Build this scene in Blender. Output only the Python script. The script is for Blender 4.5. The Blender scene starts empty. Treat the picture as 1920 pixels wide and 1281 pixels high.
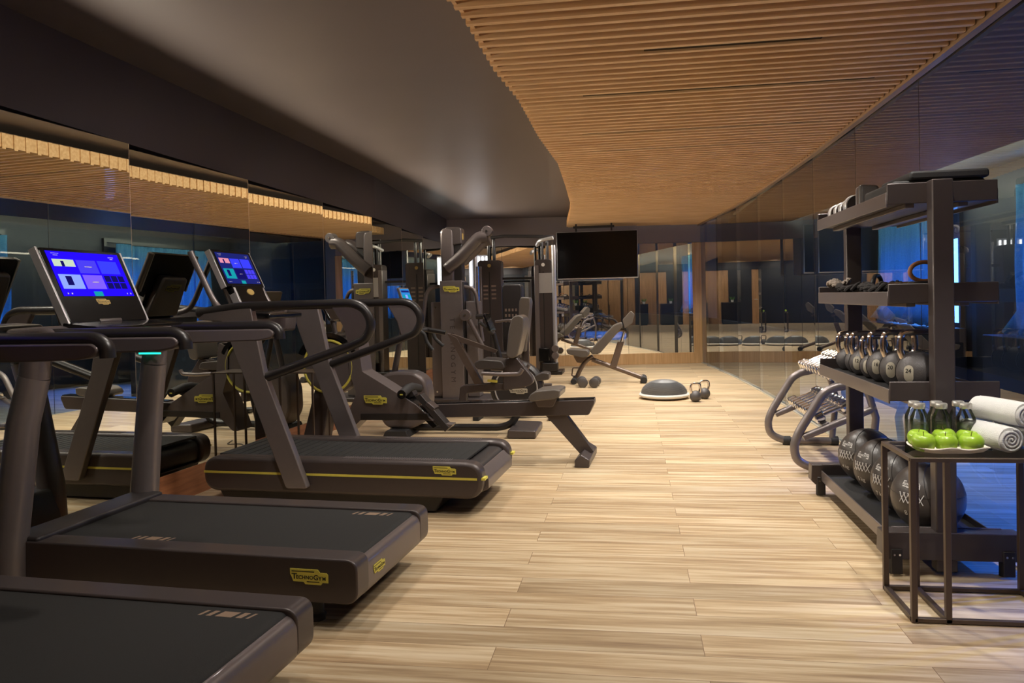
import bpy, bmesh, math, random
from mathutils import Vector, Matrix, Euler
random.seed(7)
PI = math.pi
C = bpy.context.scene.collection
sc = bpy.context.scene

# ---------------------------------------------------------------- camera (solved for a 1920x1281 frame)
F, YAW, PIT, ROLL, CYP, EYE = 1456.85, .153556, -.0186914, -.023215, 586.6, 1.3
_f = Vector((-math.sin(YAW), math.cos(YAW), 0)); _r = Vector((math.cos(YAW), math.sin(YAW), 0)); _u = Vector((0, 0, 1))
FW = _f*math.cos(PIT) + _u*math.sin(PIT); _u2 = _u*math.cos(PIT) - _f*math.sin(PIT)
RT = _r*math.cos(ROLL) + _u2*math.sin(ROLL); UP = _u2*math.cos(ROLL) - _r*math.sin(ROLL)
OR = Vector((0, 0, EYE))
cam_d = bpy.data.cameras.new('camera'); cam = bpy.data.objects.new('camera', cam_d); C.objects.link(cam)
cam.matrix_world = Matrix(((RT.x, UP.x, -FW.x, 0), (RT.y, UP.y, -FW.y, 0), (RT.z, UP.z, -FW.z, EYE), (0, 0, 0, 1)))
cam_d.sensor_fit = 'HORIZONTAL'; cam_d.sensor_width = 36; cam_d.lens = F/1920*36
cam_d.shift_y = -(640.5-CYP)/1920; cam_d.clip_start = .05; cam_d.clip_end = 200
sc.camera = cam
def ray(x, y): return RT*((x-960)/F) - UP*((y-CYP)/F) + FW
def atz(x, y, z):
    d = ray(x, y); return OR + d*((z-EYE)/d.z)
def aty(x, y, Y):
    d = ray(x, y); return OR + d*(Y/d.y)

# ---------------------------------------------------------------- world, view, lights
w = bpy.data.worlds.new('world'); sc.world = w; w.use_nodes = True
w.node_tree.nodes['Background'].inputs[0].default_value = (.55, .6, .7, 1)
w.node_tree.nodes['Background'].inputs[1].default_value = .3
sc.view_settings.view_transform = 'Standard'; sc.view_settings.look = 'None'
sc.view_settings.gamma = 1; sc.view_settings.use_curve_mapping = False
sc.view_settings.exposure = 0.62
cy = sc.cycles
cy.use_denoising = True; cy.max_bounces = 12; cy.diffuse_bounces = 4; cy.glossy_bounces = 8
cy.transparent_max_bounces = 16; cy.transmission_bounces = 8
cy.caustics_reflective = False; cy.caustics_refractive = False; cy.sample_clamp_indirect = 4

def spot(name, loc, tgt, power, col=(1, .9, .76), ang=120, blend=.9, rad=.05):
    l = bpy.data.lights.new(name, 'SPOT'); l.energy = power; l.color = col; l.spot_size = math.radians(ang)
    l.spot_blend = blend; l.shadow_soft_size = rad
    o = bpy.data.objects.new(name, l); C.objects.link(o); o.location = loc
    o.rotation_euler = (Vector(tgt)-Vector(loc)).to_track_quat('-Z', 'Y').to_euler(); return o
def area(name, loc, tgt, power, sx, sy, col):
    l = bpy.data.lights.new(name, 'AREA'); l.shape = 'RECTANGLE'; l.size = sx; l.size_y = sy; l.energy = power; l.color = col
    o = bpy.data.objects.new(name, l); C.objects.link(o); o.location = loc
    o.rotation_euler = (Vector(tgt)-Vector(loc)).to_track_quat('-Z', 'Y').to_euler(); return o
WARM = (1, .94, .85)
for k, y in enumerate((-2.6, -.6, 1.3, 3.1, 4.7, 6.3, 7.9, 9.5, 11.1, 12.7)):
    spot('fill_spot', (.2, y, 2.58), (.2, y+.1, 0), (70, 25, 14, 36, 90, 112, 106, 108, 112, 112)[k], WARM, rad=.05)  # added fill spots between the slats, no such fixtures seen
    spot('fill_spot', (1.15, y+.5, 2.58), (.9, y+.5, 0), (40, 25, 14, 34, 56, 52, 54, 62, 74, 74)[k], WARM, rad=.05)
for y in (3.0, 5.0, 7.2, 9.4, 11.8):
    spot('fill_spot', (-1.55, y, 2.76), (-1.75, y+.1, 0), 42, (1, .9, .8), rad=.04)  # more added spots under the left ceiling, where no lamp is visible
for y in (2.4, 4.4, 6.4, 8.4, 10.6, 13.0):
    spot('machine_fill', (-.86, y, 2.52), (-2.6, y+.5, .9), 46, (1, .92, .84), ang=110, rad=.04)  # added fill aimed at the dark treadmills, not a lamp of the room
spot('fill_spot', (1.3, 2.75, 2.58), (1.4, 3.4, .7), 85, (1, .95, .88), 44, 1, .05)  # extra spot added to brighten the towels and apples on the table
for x in (-2.3, -.6, 1.1, 3.0):
    spot('door_fill', (x, -2.7, 2.55), (x, -4.2, 1.2), 60, WARM, ang=110, rad=.04)  # added fill to brighten the doors that the mirrors show
# added fill strips above the left mirrors to brighten the slats; no real lamp
def slat_fill(y0, y1, power):
    o = area('slat_fill_light', (-2.97, (y0+y1)/2, 2.33), (0, (y0+y1)/2, 2.72), power, y1-y0, .03, (1, .9, .74)); o.data.spread = math.radians(110)
slat_fill(-3.5, 3, 24); slat_fill(3, 8.5, 32); slat_fill(8.5, 13.5, 42)
# daylight that falls through the windows of the neighbouring room
for y, p in ((2.6, 800), (4.4, 900), (6.2, 900), (8.2, 700), (10.4, 350)):
    spot('daylight', (4.3, y, 2.3), (3.1, y-.5, 0), p, (.02, .19, 1), 66, 1, .02)

# ---------------------------------------------------------------- materials
def lin(c): return tuple(((v/255)/12.92 if v/255 <= .04045 else ((v/255+.055)/1.055)**2.4) for v in c)
MT = {}
def mat(name, rgb, rough=.5, metal=0, noise=.06, nscale=30, coat=0, emit=None, es=1, sheen=0, bump=0, bscale=200):
    m = bpy.data.materials.new(name); m.use_nodes = True; nt = m.node_tree; b = nt.nodes['Principled BSDF']
    c = lin(rgb)
    b.inputs['Roughness'].default_value = rough; b.inputs['Metallic'].default_value = metal
    b.inputs['Coat Weight'].default_value = coat; b.inputs['Sheen Weight'].default_value = sheen
    tc = nt.nodes.new('ShaderNodeTexCoord'); n = nt.nodes.new('ShaderNodeTexNoise'); n.inputs['Scale'].default_value = nscale
    n.inputs['Detail'].default_value = 3
    nt.links.new(tc.outputs['Object'], n.inputs['Vector'])
    r = nt.nodes.new('ShaderNodeMix'); r.data_type = 'RGBA'
    r.inputs[6].default_value = tuple(v*(1-noise) for v in c)+(1,); r.inputs[7].default_value = tuple(min(1, v*(1+noise)) for v in c)+(1,)
    nt.links.new(n.outputs['Fac'], r.inputs[0]); nt.links.new(r.outputs[2], b.inputs['Base Color'])
    if bump:
        n2 = nt.nodes.new('ShaderNodeTexNoise'); n2.inputs['Scale'].default_value = bscale
        nt.links.new(tc.outputs['Object'], n2.inputs['Vector'])
        bp = nt.nodes.new('ShaderNodeBump'); bp.inputs['Strength'].default_value = bump; bp.inputs['Distance'].default_value = .01
        nt.links.new(n2.outputs['Fac'], bp.inputs['Height']); nt.links.new(bp.outputs[0], b.inputs['Normal'])
    if emit:
        b.inputs['Emission Color'].default_value = lin(emit)+(1,); b.inputs['Emission Strength'].default_value = es
    MT[name] = m; return m
mat('black_metal', (34, 31, 31), .36)
mat('black_gloss', (14, 14, 16), .18, coat=.4)
mat('black_plastic', (42, 38, 38), .45)
mat('charcoal', (104, 95, 94), .36, .3, coat=.15)
mat('charcoal_dark', (74, 66, 65), .38, .3, coat=.12)
mat('grey_metal', (124, 116, 115), .34, .45)
mat('silver', (200, 198, 198), .32, .6)
mat('chrome', (226, 226, 226), .13, 1)
mat('dome_grey', (112, 112, 113), .42, bump=.1)
mat('smoked_chrome', (226, 216, 208), .12, 1)
mat('rubber', (38, 37, 38), .62, bump=.15, bscale=300)
mat('belt', (22, 21, 20), .75, bump=.3, bscale=500)
mat('void_black', (7, 7, 8), .6)
mat('leather', (94, 87, 81), .36, bump=.1, bscale=90, coat=.1)
mat('leather_dark', (68, 62, 59), .36, bump=.1, bscale=90)
mat('iron', (88, 84, 84), .42, .3, bump=.2, bscale=250)
mat('yellow', (214, 204, 88), .5)
mat('gold_print', (176, 148, 84), .5)
mat('ink', (24, 22, 20), .6)
mat('white_print', (205, 202, 200), .6)
mat('brown_print', (128, 110, 98), .6)
mat('tan_print', (135, 112, 92), .6)
mat('plaster', (88, 77, 73), .4, noise=.12, nscale=1.3)
mat('soffit', (48, 40, 42), .48, noise=.1, nscale=1.3)
mat('wall_paint', (140, 129, 129), .55, noise=.08, nscale=1.5)
mat('dark_wall', (36, 36, 40), .55)
mat('pale_plaster', (176, 172, 150), .8)
mat('tinted', (40, 60, 80), .3)
mat('blue_cloth', (70, 116, 150), .9, bump=.2, bscale=300)
mat('towel', (246, 244, 240), .95, sheen=.3, bump=.9, bscale=420)
mat('apple', (150, 186, 52), .3, noise=.22, nscale=22, coat=.35)
mat('apple_stem', (92, 78, 40), .7)
mat('tray', (238, 226, 210), .55, noise=.05)
mat('rope', (48, 44, 44), .85, bump=.5, bscale=160)
mat('rope_pale', (150, 138, 128), .85, bump=.5, bscale=160)
mat('band_tan', (176, 122, 84), .5)
mat('green_leaf', (90, 140, 60), .6)
mat('bottle_cap', (206, 202, 196), .3, .7)
mat('juice', (92, 130, 36), .25, noise=.25, nscale=30)
mat('paper_white', (225, 222, 218), .7)
mat('table_metal', (88, 74, 64), .4, .4)
mat('bench_metal', (112, 98, 90), .35, .6)
mat('red', (170, 40, 40), .5)
mat('strip', (176, 168, 150), .5)
mat('screen_black', (7, 7, 9), .2)
MT['screen_black'].node_tree.nodes['Principled BSDF'].inputs['Specular IOR Level'].default_value = .3

def new_mat(name):
    m = bpy.data.materials.new(name); m.use_nodes = True; MT[name] = m; nt = m.node_tree
    return m, nt, nt.nodes, nt.links
def wood(name, c1, c2, axis, rough=.45, sc_=(1, 1, 1), coat=.1):
    m, nt, N, L = new_mat(name); b = N['Principled BSDF']; b.inputs['Roughness'].default_value = rough; b.inputs['Coat Weight'].default_value = coat
    tc = N.new('ShaderNodeTexCoord'); mp = N.new('ShaderNodeMapping'); L.new(tc.outputs['Object'], mp.inputs[0])
    s = [38, 38, 38]; s[axis] = 1.6; mp.inputs['Scale'].default_value = s
    n = N.new('ShaderNodeTexNoise'); n.inputs['Scale'].default_value = 1; n.inputs['Detail'].default_value = 5; L.new(mp.outputs[0], n.inputs['Vector'])
    mx = N.new('ShaderNodeMix'); mx.data_type = 'RGBA'; mx.inputs[6].default_value = lin(c1)+(1,); mx.inputs[7].default_value = lin(c2)+(1,)
    cr = N.new('ShaderNodeMapRange'); cr.inputs[1].default_value = .3; cr.inputs[2].default_value = .7
    L.new(n.outputs['Fac'], cr.inputs[0]); L.new(cr.outputs[0], mx.inputs[0]); L.new(mx.outputs[2], b.inputs['Base Color'])
wood('oak', (196, 154, 106), (222, 184, 136), 2)
wood('slat_wood', (204, 160, 110), (230, 190, 140), 0, .55)
wood('door_wood', (168, 124, 82), (204, 156, 108), 2)
wood('trim_wood', (112, 84, 58), (140, 106, 74), 1)

# plank floor: 1.52 m x 0.18 m boards running across the room, joints staggered by half
m, nt, N, L = new_mat('planks'); b = N['Principled BSDF']
tc = N.new('ShaderNodeTexCoord'); mp = N.new('ShaderNodeMapping'); mp.inputs['Location'].default_value = (-.233+1.52*20, -2.65+.18*60, 0)
L.new(tc.outputs['Object'], mp.inputs[0])
br = N.new('ShaderNodeTexBrick'); br.offset = .5; br.offset_frequency = 2; br.squash = 1
br.inputs['Scale'].default_value = 1; br.inputs['Brick Width'].default_value = 1.52; br.inputs['Row Height'].default_value = .18
br.inputs['Mortar Size'].default_value = .0012; br.inputs['Mortar Smooth'].default_value = .1
br.inputs['Color1'].default_value = (0, 0, 0, 1); br.inputs['Color2'].default_value = (1, 1, 1, 1); br.inputs['Mortar'].default_value = (.3, .3, .3, 1)
L.new(mp.outputs[0], br.inputs['Vector'])
g = N.new('ShaderNodeTexNoise'); g.inputs['Scale'].default_value = 1; g.inputs['Detail'].default_value = 6; g.inputs['Roughness'].default_value = .6
mg = N.new('ShaderNodeMapping'); mg.inputs['Scale'].default_value = (1.3, 26, 1)
off = N.new('ShaderNodeVectorMath'); off.operation = 'MULTIPLY_ADD'; off.inputs[1].default_value = (9, 3, 7)
L.new(br.outputs['Color'], off.inputs[0]); L.new(mp.outputs[0], off.inputs[2]); L.new(off.outputs[0], mg.inputs[0]); L.new(mg.outputs[0], g.inputs['Vector'])
ra = N.new('ShaderNodeValToRGB'); e = ra.color_ramp.elements
e[0].position = .24; e[0].color = lin((138, 110, 80))+(1,); e[1].position = .76; e[1].color = lin((222, 206, 178))+(1,)
x_ = ra.color_ramp.elements.new(.46); x_.color = lin((184, 158, 122))+(1,); x_ = ra.color_ramp.elements.new(.56); x_.color = lin((204, 182, 148))+(1,)
L.new(g.outputs['Fac'], ra.inputs[0])
hs = N.new('ShaderNodeHueSaturation'); mr = N.new('ShaderNodeMapRange'); mr.inputs[3].default_value = .82; mr.inputs[4].default_value = 1.13
L.new(br.outputs['Color'], mr.inputs[0]); L.new(mr.outputs[0], hs.inputs['Value']); L.new(ra.outputs[0], hs.inputs['Color'])
mm = N.new('ShaderNodeMix'); mm.data_type = 'RGBA'; mm.inputs[7].default_value = lin((120, 92, 64))+(1,)
L.new(br.outputs['Fac'], mm.inputs[0]); L.new(hs.outputs[0], mm.inputs[6]); L.new(mm.outputs[2], b.inputs['Base Color'])
b.inputs['Roughness'].default_value = .42

def glossy_mat(name, col, rough=0.0):
    m, nt, N, L = new_mat(name); N.remove(N['Principled BSDF'])
    g = N.new('ShaderNodeBsdfGlossy'); g.inputs['Color'].default_value = col+(1,); g.inputs['Roughness'].default_value = rough
    L.new(g.outputs[0], N['Material Output'].inputs[0])
glossy_mat('mirror', (.68, .70, .64)); glossy_mat('mirror_far', (.86, .86, .83)); glossy_mat('mirror_edge', (.9, .75, .6), .3)
# smoked glass wall: reflects more the flatter one looks along it, lets the blue room through
m, nt, N, L = new_mat('smoked_glass'); N.remove(N['Principled BSDF'])
lw = N.new('ShaderNodeLayerWeight'); lw.inputs[0].default_value = .5
pw = N.new('ShaderNodeMath'); pw.operation = 'POWER'; pw.inputs[1].default_value = 3.5; L.new(lw.outputs['Facing'], pw.inputs[0])
ml = N.new('ShaderNodeMath'); ml.operation = 'MULTIPLY_ADD'; ml.inputs[1].default_value = .97; ml.inputs[2].default_value = .04; L.new(pw.outputs[0], ml.inputs[0])
g = N.new('ShaderNodeBsdfGlossy'); g.inputs['Color'].default_value = (.9, .9, .86, 1); g.inputs['Roughness'].default_value = 0
t = N.new('ShaderNodeBsdfTransparent'); t.inputs[0].default_value = (.34, .52, .84, 1)
mx = N.new('ShaderNodeMixShader'); L.new(ml.outputs[0], mx.inputs[0]); L.new(t.outputs[0], mx.inputs[1]); L.new(g.outputs[0], mx.inputs[2])
tt = N.new('ShaderNodeBsdfTransparent'); gm = N.new('ShaderNodeNewGeometry'); m2 = N.new('ShaderNodeMixShader')
L.new(gm.outputs['Backfacing'], m2.inputs[0]); L.new(mx.outputs[0], m2.inputs[1]); L.new(tt.outputs[0], m2.inputs[2])
L.new(m2.outputs[0], N['Material Output'].inputs[0])
m, nt, N, L = new_mat('clear_glass'); N.remove(N['Principled BSDF'])
g = N.new('ShaderNodeBsdfGlossy'); g.inputs['Roughness'].default_value = .02; t = N.new('ShaderNodeBsdfTransparent'); t.inputs[0].default_value = (.9, .93, .92, 1)
fr = N.new('ShaderNodeFresnel'); fr.inputs[0].default_value = 1.5; mx = N.new('ShaderNodeMixShader')
L.new(fr.outputs[0], mx.inputs[0]); L.new(t.outputs[0], mx.inputs[1]); L.new(g.outputs[0], mx.inputs[2]); L.new(mx.outputs[0], N['Material Output'].inputs[0])
def emis(name, rgb, s):
    m, nt, N, L = new_mat(name); N.remove(N['Principled BSDF']); e = N.new('ShaderNodeEmission')
    e.inputs[0].default_value = lin(rgb)+(1,); e.inputs[1].default_value = s; L.new(e.outputs[0], N['Material Output'].inputs[0])
emis('day_glow', (120, 185, 255), 7); emis('sheer_glow', (245, 248, 255), 4)
emis('led_green', (40, 230, 190), 1.2); emis('cove_led', (255, 222, 165), 200)
emis('scr_blue', (32, 10, 235), 1.0); emis('scr_navy', (28, 34, 105), .8); emis('scr_cyan', (40, 120, 190), .9); emis('scr_pale', (128, 150, 235), .9)
emis('scr_lime', (180, 196, 170), .9); emis('scr_violet', (66, 56, 215), .9); emis('scr_mauve', (112, 84, 222), .9); emis('scr_sky', (52, 56, 238), .9); emis('scr_teal', (20, 140, 150), .9); emis('scr_pink', (205, 130, 150), .9); emis('scr_dark', (20, 16, 90), .8)
emis('tube_light', (255, 252, 245), 8)
m, nt, N, L = new_mat('curtain'); N.remove(N['Principled BSDF'])
d = N.new('ShaderNodeBsdfDiffuse'); t = N.new('ShaderNodeBsdfTranslucent'); mx = N.new('ShaderNodeMixShader'); mx.inputs[0].default_value = .55
tc = N.new('ShaderNodeTexCoord'); n = N.new('ShaderNodeTexNoise'); n.inputs['Scale'].default_value = 60; L.new(tc.outputs['Object'], n.inputs[0])
cr = N.new('ShaderNodeMix'); cr.data_type = 'RGBA'; cr.inputs[6].default_value = lin((84, 138, 172))+(1,); cr.inputs[7].default_value = lin((120, 176, 205))+(1,)
L.new(n.outputs['Fac'], cr.inputs[0]); L.new(cr.outputs[2], d.inputs[0]); L.new(cr.outputs[2], t.inputs[0])
L.new(d.outputs[0], mx.inputs[1]); L.new(t.outputs[0], mx.inputs[2]); L.new(mx.outputs[0], N['Material Output'].inputs[0])

# ---------------------------------------------------------------- mesh builder
class MB:
    def __init__(s): s.v = []; s.f = []; s.m = []; s.mi = 0; s.names = []
    def use(s, name):
        if name not in s.names: s.names.append(name)
        s.mi = s.names.index(name); return s
    def add(s, vs, fs, M=None):
        b0 = len(s.v)
        for p in vs:
            p = Vector(p); s.v.append(M @ p if M else p)
        for f in fs: s.f.append([b0+i for i in f]); s.m.append(s.mi)
        return s
    def box(s, x0, x1, y0, y1, z0, z1, M=None):
        vs = [(x, y, z) for z in (z0, z1) for y in (y0, y1) for x in (x0, x1)]
        return s.add(vs, [(0, 2, 3, 1), (4, 5, 7, 6), (0, 1, 5, 4), (2, 6, 7, 3), (0, 4, 6, 2), (1, 3, 7, 5)], M)
    def cbox(s, c, sx, sy, sz, rot=(0, 0, 0)):
        M = Matrix.Translation(c) @ Euler(rot).to_matrix().to_4x4()
        return s.box(-sx/2, sx/2, -sy/2, sy/2, -sz/2, sz/2, M)
    def prism(s, prof, a0, a1, ax='y', M=None):
        n = len(prof)
        def P(p, a): return {'y': (p[0], a, p[1]), 'x': (a, p[0], p[1]), 'z': (p[0], p[1], a)}[ax]
        vs = [P(p, a0) for p in prof]+[P(p, a1) for p in prof]
        fs = [tuple(range(n)), tuple(range(2*n-1, n-1, -1))]+[(i, n+i, n+(i+1) % n, (i+1) % n) for i in range(n)]
        return s.add(vs, fs, M)
    def tube(s, pts, r, n=12, caps=True, ry=None, closed=False, up=None):
        pts = [Vector(p) for p in pts]; K = len(pts); rings = []
        rr = r if isinstance(r, (list, tuple)) else [r]*K
        nrm = None
        for i, p in enumerate(pts):
            a = pts[(i-1) % K] if (i > 0 or closed) else p; b = pts[(i+1) % K] if (i < K-1 or closed) else p
            t = (b-a).normalized()
            if nrm is None:
                nrm = Vector(up) if up else (Vector((0, 0, 1)) if abs(t.z) < .9 else Vector((0, 1, 0)))
            nrm = (nrm - t*nrm.dot(t))
            if nrm.length < 1e-5: nrm = t.orthogonal()
            nrm.normalize(); bn = t.cross(nrm)
            q = rr[i]; q2 = q if ry is None else q*ry
            rings.append([p+nrm*(math.cos(2*PI*k/n)*q)+bn*(math.sin(2*PI*k/n)*q2) for k in range(n)])
        vs = [v for R_ in rings for v in R_]; fs = []
        for i in range(K if closed else K-1):
            j = (i+1) % K
            for k in range(n): fs.append((i*n+k, i*n+(k+1) % n, j*n+(k+1) % n, j*n+k))
        if caps and not closed: fs += [tuple(range(n-1, -1, -1)), tuple((K-1)*n+k for k in range(n))]
        return s.add(vs, fs)
    def cyl(s, a, b, r, n=20, r2=None): return s.tube([a, b], [r, r if r2 is None else r2], n)
    def lathe(s, prof, c=(0, 0, 0), n=28, M=None, ax=None):
        T = Matrix.Translation(c)
        if ax is not None: T = T @ Vector((0, 0, 1)).rotation_difference(Vector(ax)).to_matrix().to_4x4()
        if M: T = M @ T
        vs = []; fs = []
        for (r, z) in prof:
            for k in range(n): vs.append((r*math.cos(2*PI*k/n), r*math.sin(2*PI*k/n), z))
        for i in range(len(prof)-1):
            for k in range(n): fs.append((i*n+k, i*n+(k+1) % n, (i+1)*n+(k+1) % n, (i+1)*n+k))
        if prof[0][0] > 1e-6: fs.append(tuple(range(n-1, -1, -1)))
        if prof[-1][0] > 1e-6: fs.append(tuple((len(prof)-1)*n+k for k in range(n)))
        return s.add(vs, fs, T)
    def sphere(s, c, r, sx=1, sy=1, sz=1, n=24, h=14, z0=-1, z1=1):
        pr = []
        a0 = math.asin(z0); a1 = math.asin(z1)
        for i in range(h+1):
            a = a0+(a1-a0)*i/h; pr.append((max(math.cos(a), 0)*r, math.sin(a)*r))
        return s.lathe(pr, (0, 0, 0), n, Matrix.Translation(c) @ Matrix.Diagonal((sx, sy, sz, 1)))
    def build(s, name, mt=None, parent=None, bevel=0, seg=2, ang=35, smooth=True, sub=0):
        me = bpy.data.meshes.new(name); me.from_pydata([tuple(v) for v in s.v], [], s.f)
        nm = s.names if s.names else [mt]
        if mt and s.names and 'DEFAULT' in s.names: nm = [mt if q == 'DEFAULT' else q for q in s.names]
        for q in nm: me.materials.append(MT[q])
        me.polygons.foreach_set('material_index', s.m if s.names else [0]*len(s.f))
        bm = bmesh.new(); bm.from_mesh(me); bmesh.ops.remove_doubles(bm, verts=bm.verts, dist=1e-5)
        bmesh.ops.recalc_face_normals(bm, faces=bm.faces)
        for f_ in bm.faces: f_.smooth = smooth
        for e_ in bm.edges:
            if len(e_.link_faces) == 2 and e_.calc_face_angle(0) > math.radians(ang): e_.smooth = False
        bm.to_mesh(me); bm.free()
        o = bpy.data.objects.new(name, me); C.objects.link(o)
        if parent: o.parent = parent
        if bevel:
            bv = o.modifiers.new('bevel', 'BEVEL'); bv.width = bevel; bv.segments = seg; bv.limit_method = 'ANGLE'; bv.angle_limit = math.radians(40)
            bv.harden_normals = False
        if sub:
            ss = o.modifiers.new('sub', 'SUBSURF'); ss.levels = sub; ss.render_levels = sub
        return o
def tag(o, label=None, cat=None, group=None, kind=None):
    if label: o['label'] = label
    if cat: o['category'] = cat
    if group: o['group'] = group
    if kind: o['kind'] = kind
    return o
def thing(name, label, cat, loc=(0, 0, 0), rz=0, group=None):
    o = bpy.data.objects.new(name, None); C.objects.link(o); o.location = loc; o.rotation_euler = (0, 0, rz); o.empty_display_size = .1
    return tag(o, label, cat, group)
def struct(o): o['kind'] = 'structure'; return o
def kids(o): return [c for c in C.objects if c.parent == o]
def dup(root, loc, rz, label=None, group=None):
    r = root.copy(); C.objects.link(r); r.location = loc; r.rotation_euler = (0, 0, rz)
    if label: r['label'] = label
    if group: r['group'] = group
    for ch in kids(root):
        c = ch.copy(); C.objects.link(c); c.parent = r
        for g_ in kids(ch):
            d_ = g_.copy(); C.objects.link(d_); d_.parent = c
    return r
def arc(c, r, a0, a1, n=8, ax='y'):
    out = []
    for i in range(n+1):
        a = a0+(a1-a0)*i/n; u, v_ = math.cos(a)*r, math.sin(a)*r
        out.append((c[0]+u, c[1], c[2]+v_) if ax == 'y' else (c[0]+u, c[1]+v_, c[2]) if ax == 'z' else (c[0], c[1]+u, c[2]+v_))
    return out
def fillet(pts, r, n=5):
    """round the corners of a path"""
    pts = [Vector(p) for p in pts]; out = [pts[0]]
    for i in range(1, len(pts)-1):
        a, p, b = pts[i-1], pts[i], pts[i+1]; d1 = (a-p); d2 = (b-p)
        q = min(r, d1.length*.48, d2.length*.48); s0 = p+d1.normalized()*q; s1 = p+d2.normalized()*q
        for k in range(n+1):
            t_ = k/n; out.append(s0*(1-t_)**2+p*2*t_*(1-t_)+s1*t_**2)
    return out+[pts[-1]]
def rprof(pts, r, n=5):
    """closed 2-D polygon with rounded corners"""
    P = [Vector((p[0], p[1])) for p in pts]; out = []; K = len(P)
    for i in range(K):
        a, p, b = P[i-1], P[i], P[(i+1) % K]; d1 = a-p; d2 = b-p; rr = r[i] if isinstance(r, (list, tuple)) else r
        q = min(rr, d1.length*.49, d2.length*.49)
        if q < 1e-4: out.append((p.x, p.y)); continue
        s0 = p+d1.normalized()*q; s1 = p+d2.normalized()*q
        for k in range(n+1):
            t_ = k/n; v_ = s0*(1-t_)**2+p*2*t_*(1-t_)+s1*t_**2; out.append((v_.x, v_.y))
    return out
_dg = None
def text_mb(mb, txt, size, M, mname, depth=.0006, sx=1.0, align='CENTER', bold=.0):
    """adds the outlines of a text, standing in the local x/z plane of M (reads from -y)"""
    cu = bpy.data.curves.new('t', 'FONT'); cu.body = txt; cu.size = size; cu.align_x = align; cu.align_y = 'CENTER'; cu.extrude = depth; cu.offset = bold
    cu.resolution_u = 3
    o = bpy.data.objects.new('t', cu); C.objects.link(o); dg = bpy.context.evaluated_depsgraph_get(); dg.update()
    me = bpy.data.meshes.new_from_object(o.evaluated_get(dg)); mb.use(mname)
    R_ = M @ Matrix.Rotation(PI/2, 4, 'X') @ Matrix.Diagonal((sx, 1, 1, 1))
    mb.add([v.co for v in me.vertices], [tuple(p.vertices) for p in me.polygons], R_)
    bpy.data.objects.remove(o); bpy.data.curves.remove(cu); bpy.data.meshes.remove(me)
LOGO = [(-.5, .25), (.23, .25), (.29, .16), (.45, .16), (.5, .11), (.5, -.13), (.35, -.13), (.31, -.2), (-.1, -.2), (-.15, -.13), (-.42, -.13), (-.46, 0), (-.5, .08)]
SQ = Matrix.Diagonal((1, 1, .82, 1))
def logo(parent, w_, M, plate='yellow', ink='ink', name='logo'):
    mb = MB().use(plate); S_ = M @ Matrix.Scale(w_, 4) @ SQ
    mb.prism(LOGO, -.008, .008, 'y', S_)
    F2 = Matrix.Translation((0, -.012, 0))
    text_mb(mb, 'T', .24, S_ @ F2 @ Matrix.Translation((-.39, 0, .02)), ink, .002, 1.0, bold=.003)
    text_mb(mb, 'ECHNO', .15, S_ @ F2 @ Matrix.Translation((-.115, 0, .0)), ink, .002, .86, bold=.003)
    text_mb(mb, 'G', .21, S_ @ F2 @ Matrix.Translation((.18, 0, .01)), ink, .002, .85, bold=.003)
    text_mb(mb, 'Y', .16, S_ @ F2 @ Matrix.Translation((.29, 0, -.01)), ink, .002, .9, bold=.003)
    text_mb(mb, 'M', .15, S_ @ F2 @ Matrix.Translation((.395, 0, -.01)), ink, .002, .8, bold=.003)
    mb.use(ink); mb.box(-.46, .14, -.013, -.008, .165, .19, S_); mb.box(-.06, .27, -.013, -.008, -.13, -.105, S_)
    return mb.build(name, None, parent, smooth=False)
m, nt, N, L = new_mat('water'); N.remove(N['Principled BSDF']); d = N.new('ShaderNodeBsdfDiffuse'); d.inputs[0].default_value = (.42, .48, .34, 1)
t = N.new('ShaderNodeBsdfTransparent'); mx = N.new('ShaderNodeMixShader'); mx.inputs[0].default_value = .28
L.new(t.outputs[0], mx.inputs[1]); L.new(d.outputs[0], mx.inputs[2]); L.new(mx.outputs[0], N['Material Output'].inputs[0])

# ---------------------------------------------------------------- room shell
def interp(tab, y):
    if y <= tab[0][0]: return tab[0][1]
    for (a, va), (b_, vb) in zip(tab, tab[1:]):
        if y <= b_: return va+(vb-va)*(y-a)/(b_-a)
    return tab[-1][1]
RW = [(-4.2, 1.755), (7.5, 1.755), (9.8, 1.70), (11.0, 1.645), (12.3, 1.56), (13.7, 1.42), (15.05, 1.285)]
wx = lambda y: interp(RW, y)
ZS, ZC, ZM = 2.6, 2.8, 2.27
far_y = lambda x: 14.56+(x+1.394)*.171
FA = math.atan(.171)
struct(MB().box(-3.9, 4.7, -4.4, 15.6, -.12, 0).build('floor', 'planks', smooth=False))
struct(MB().box(-3.9, 4.7, -4.4, 15.6, ZC, ZC+.12).build('ceiling', 'plaster', smooth=False))
# left wall: recess for the mirrors below, soffit above
struct(MB().prism([(-3.12, -4.2), (-3.12, 9), (-3.5, 14.3), (-3.9, 14.3), (-3.9, -4.2)], 0, ZC, 'z').build('wall_left', 'soffit', smooth=False))
struct(MB().prism([(-3.03, -4.2), (-3.03, 9), (-3.4, 14.25), (-3.55, 14.3), (-3.55, -4.2)], ZM+.03, ZC, 'z').build('trim_1', 'soffit', smooth=False))
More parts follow.
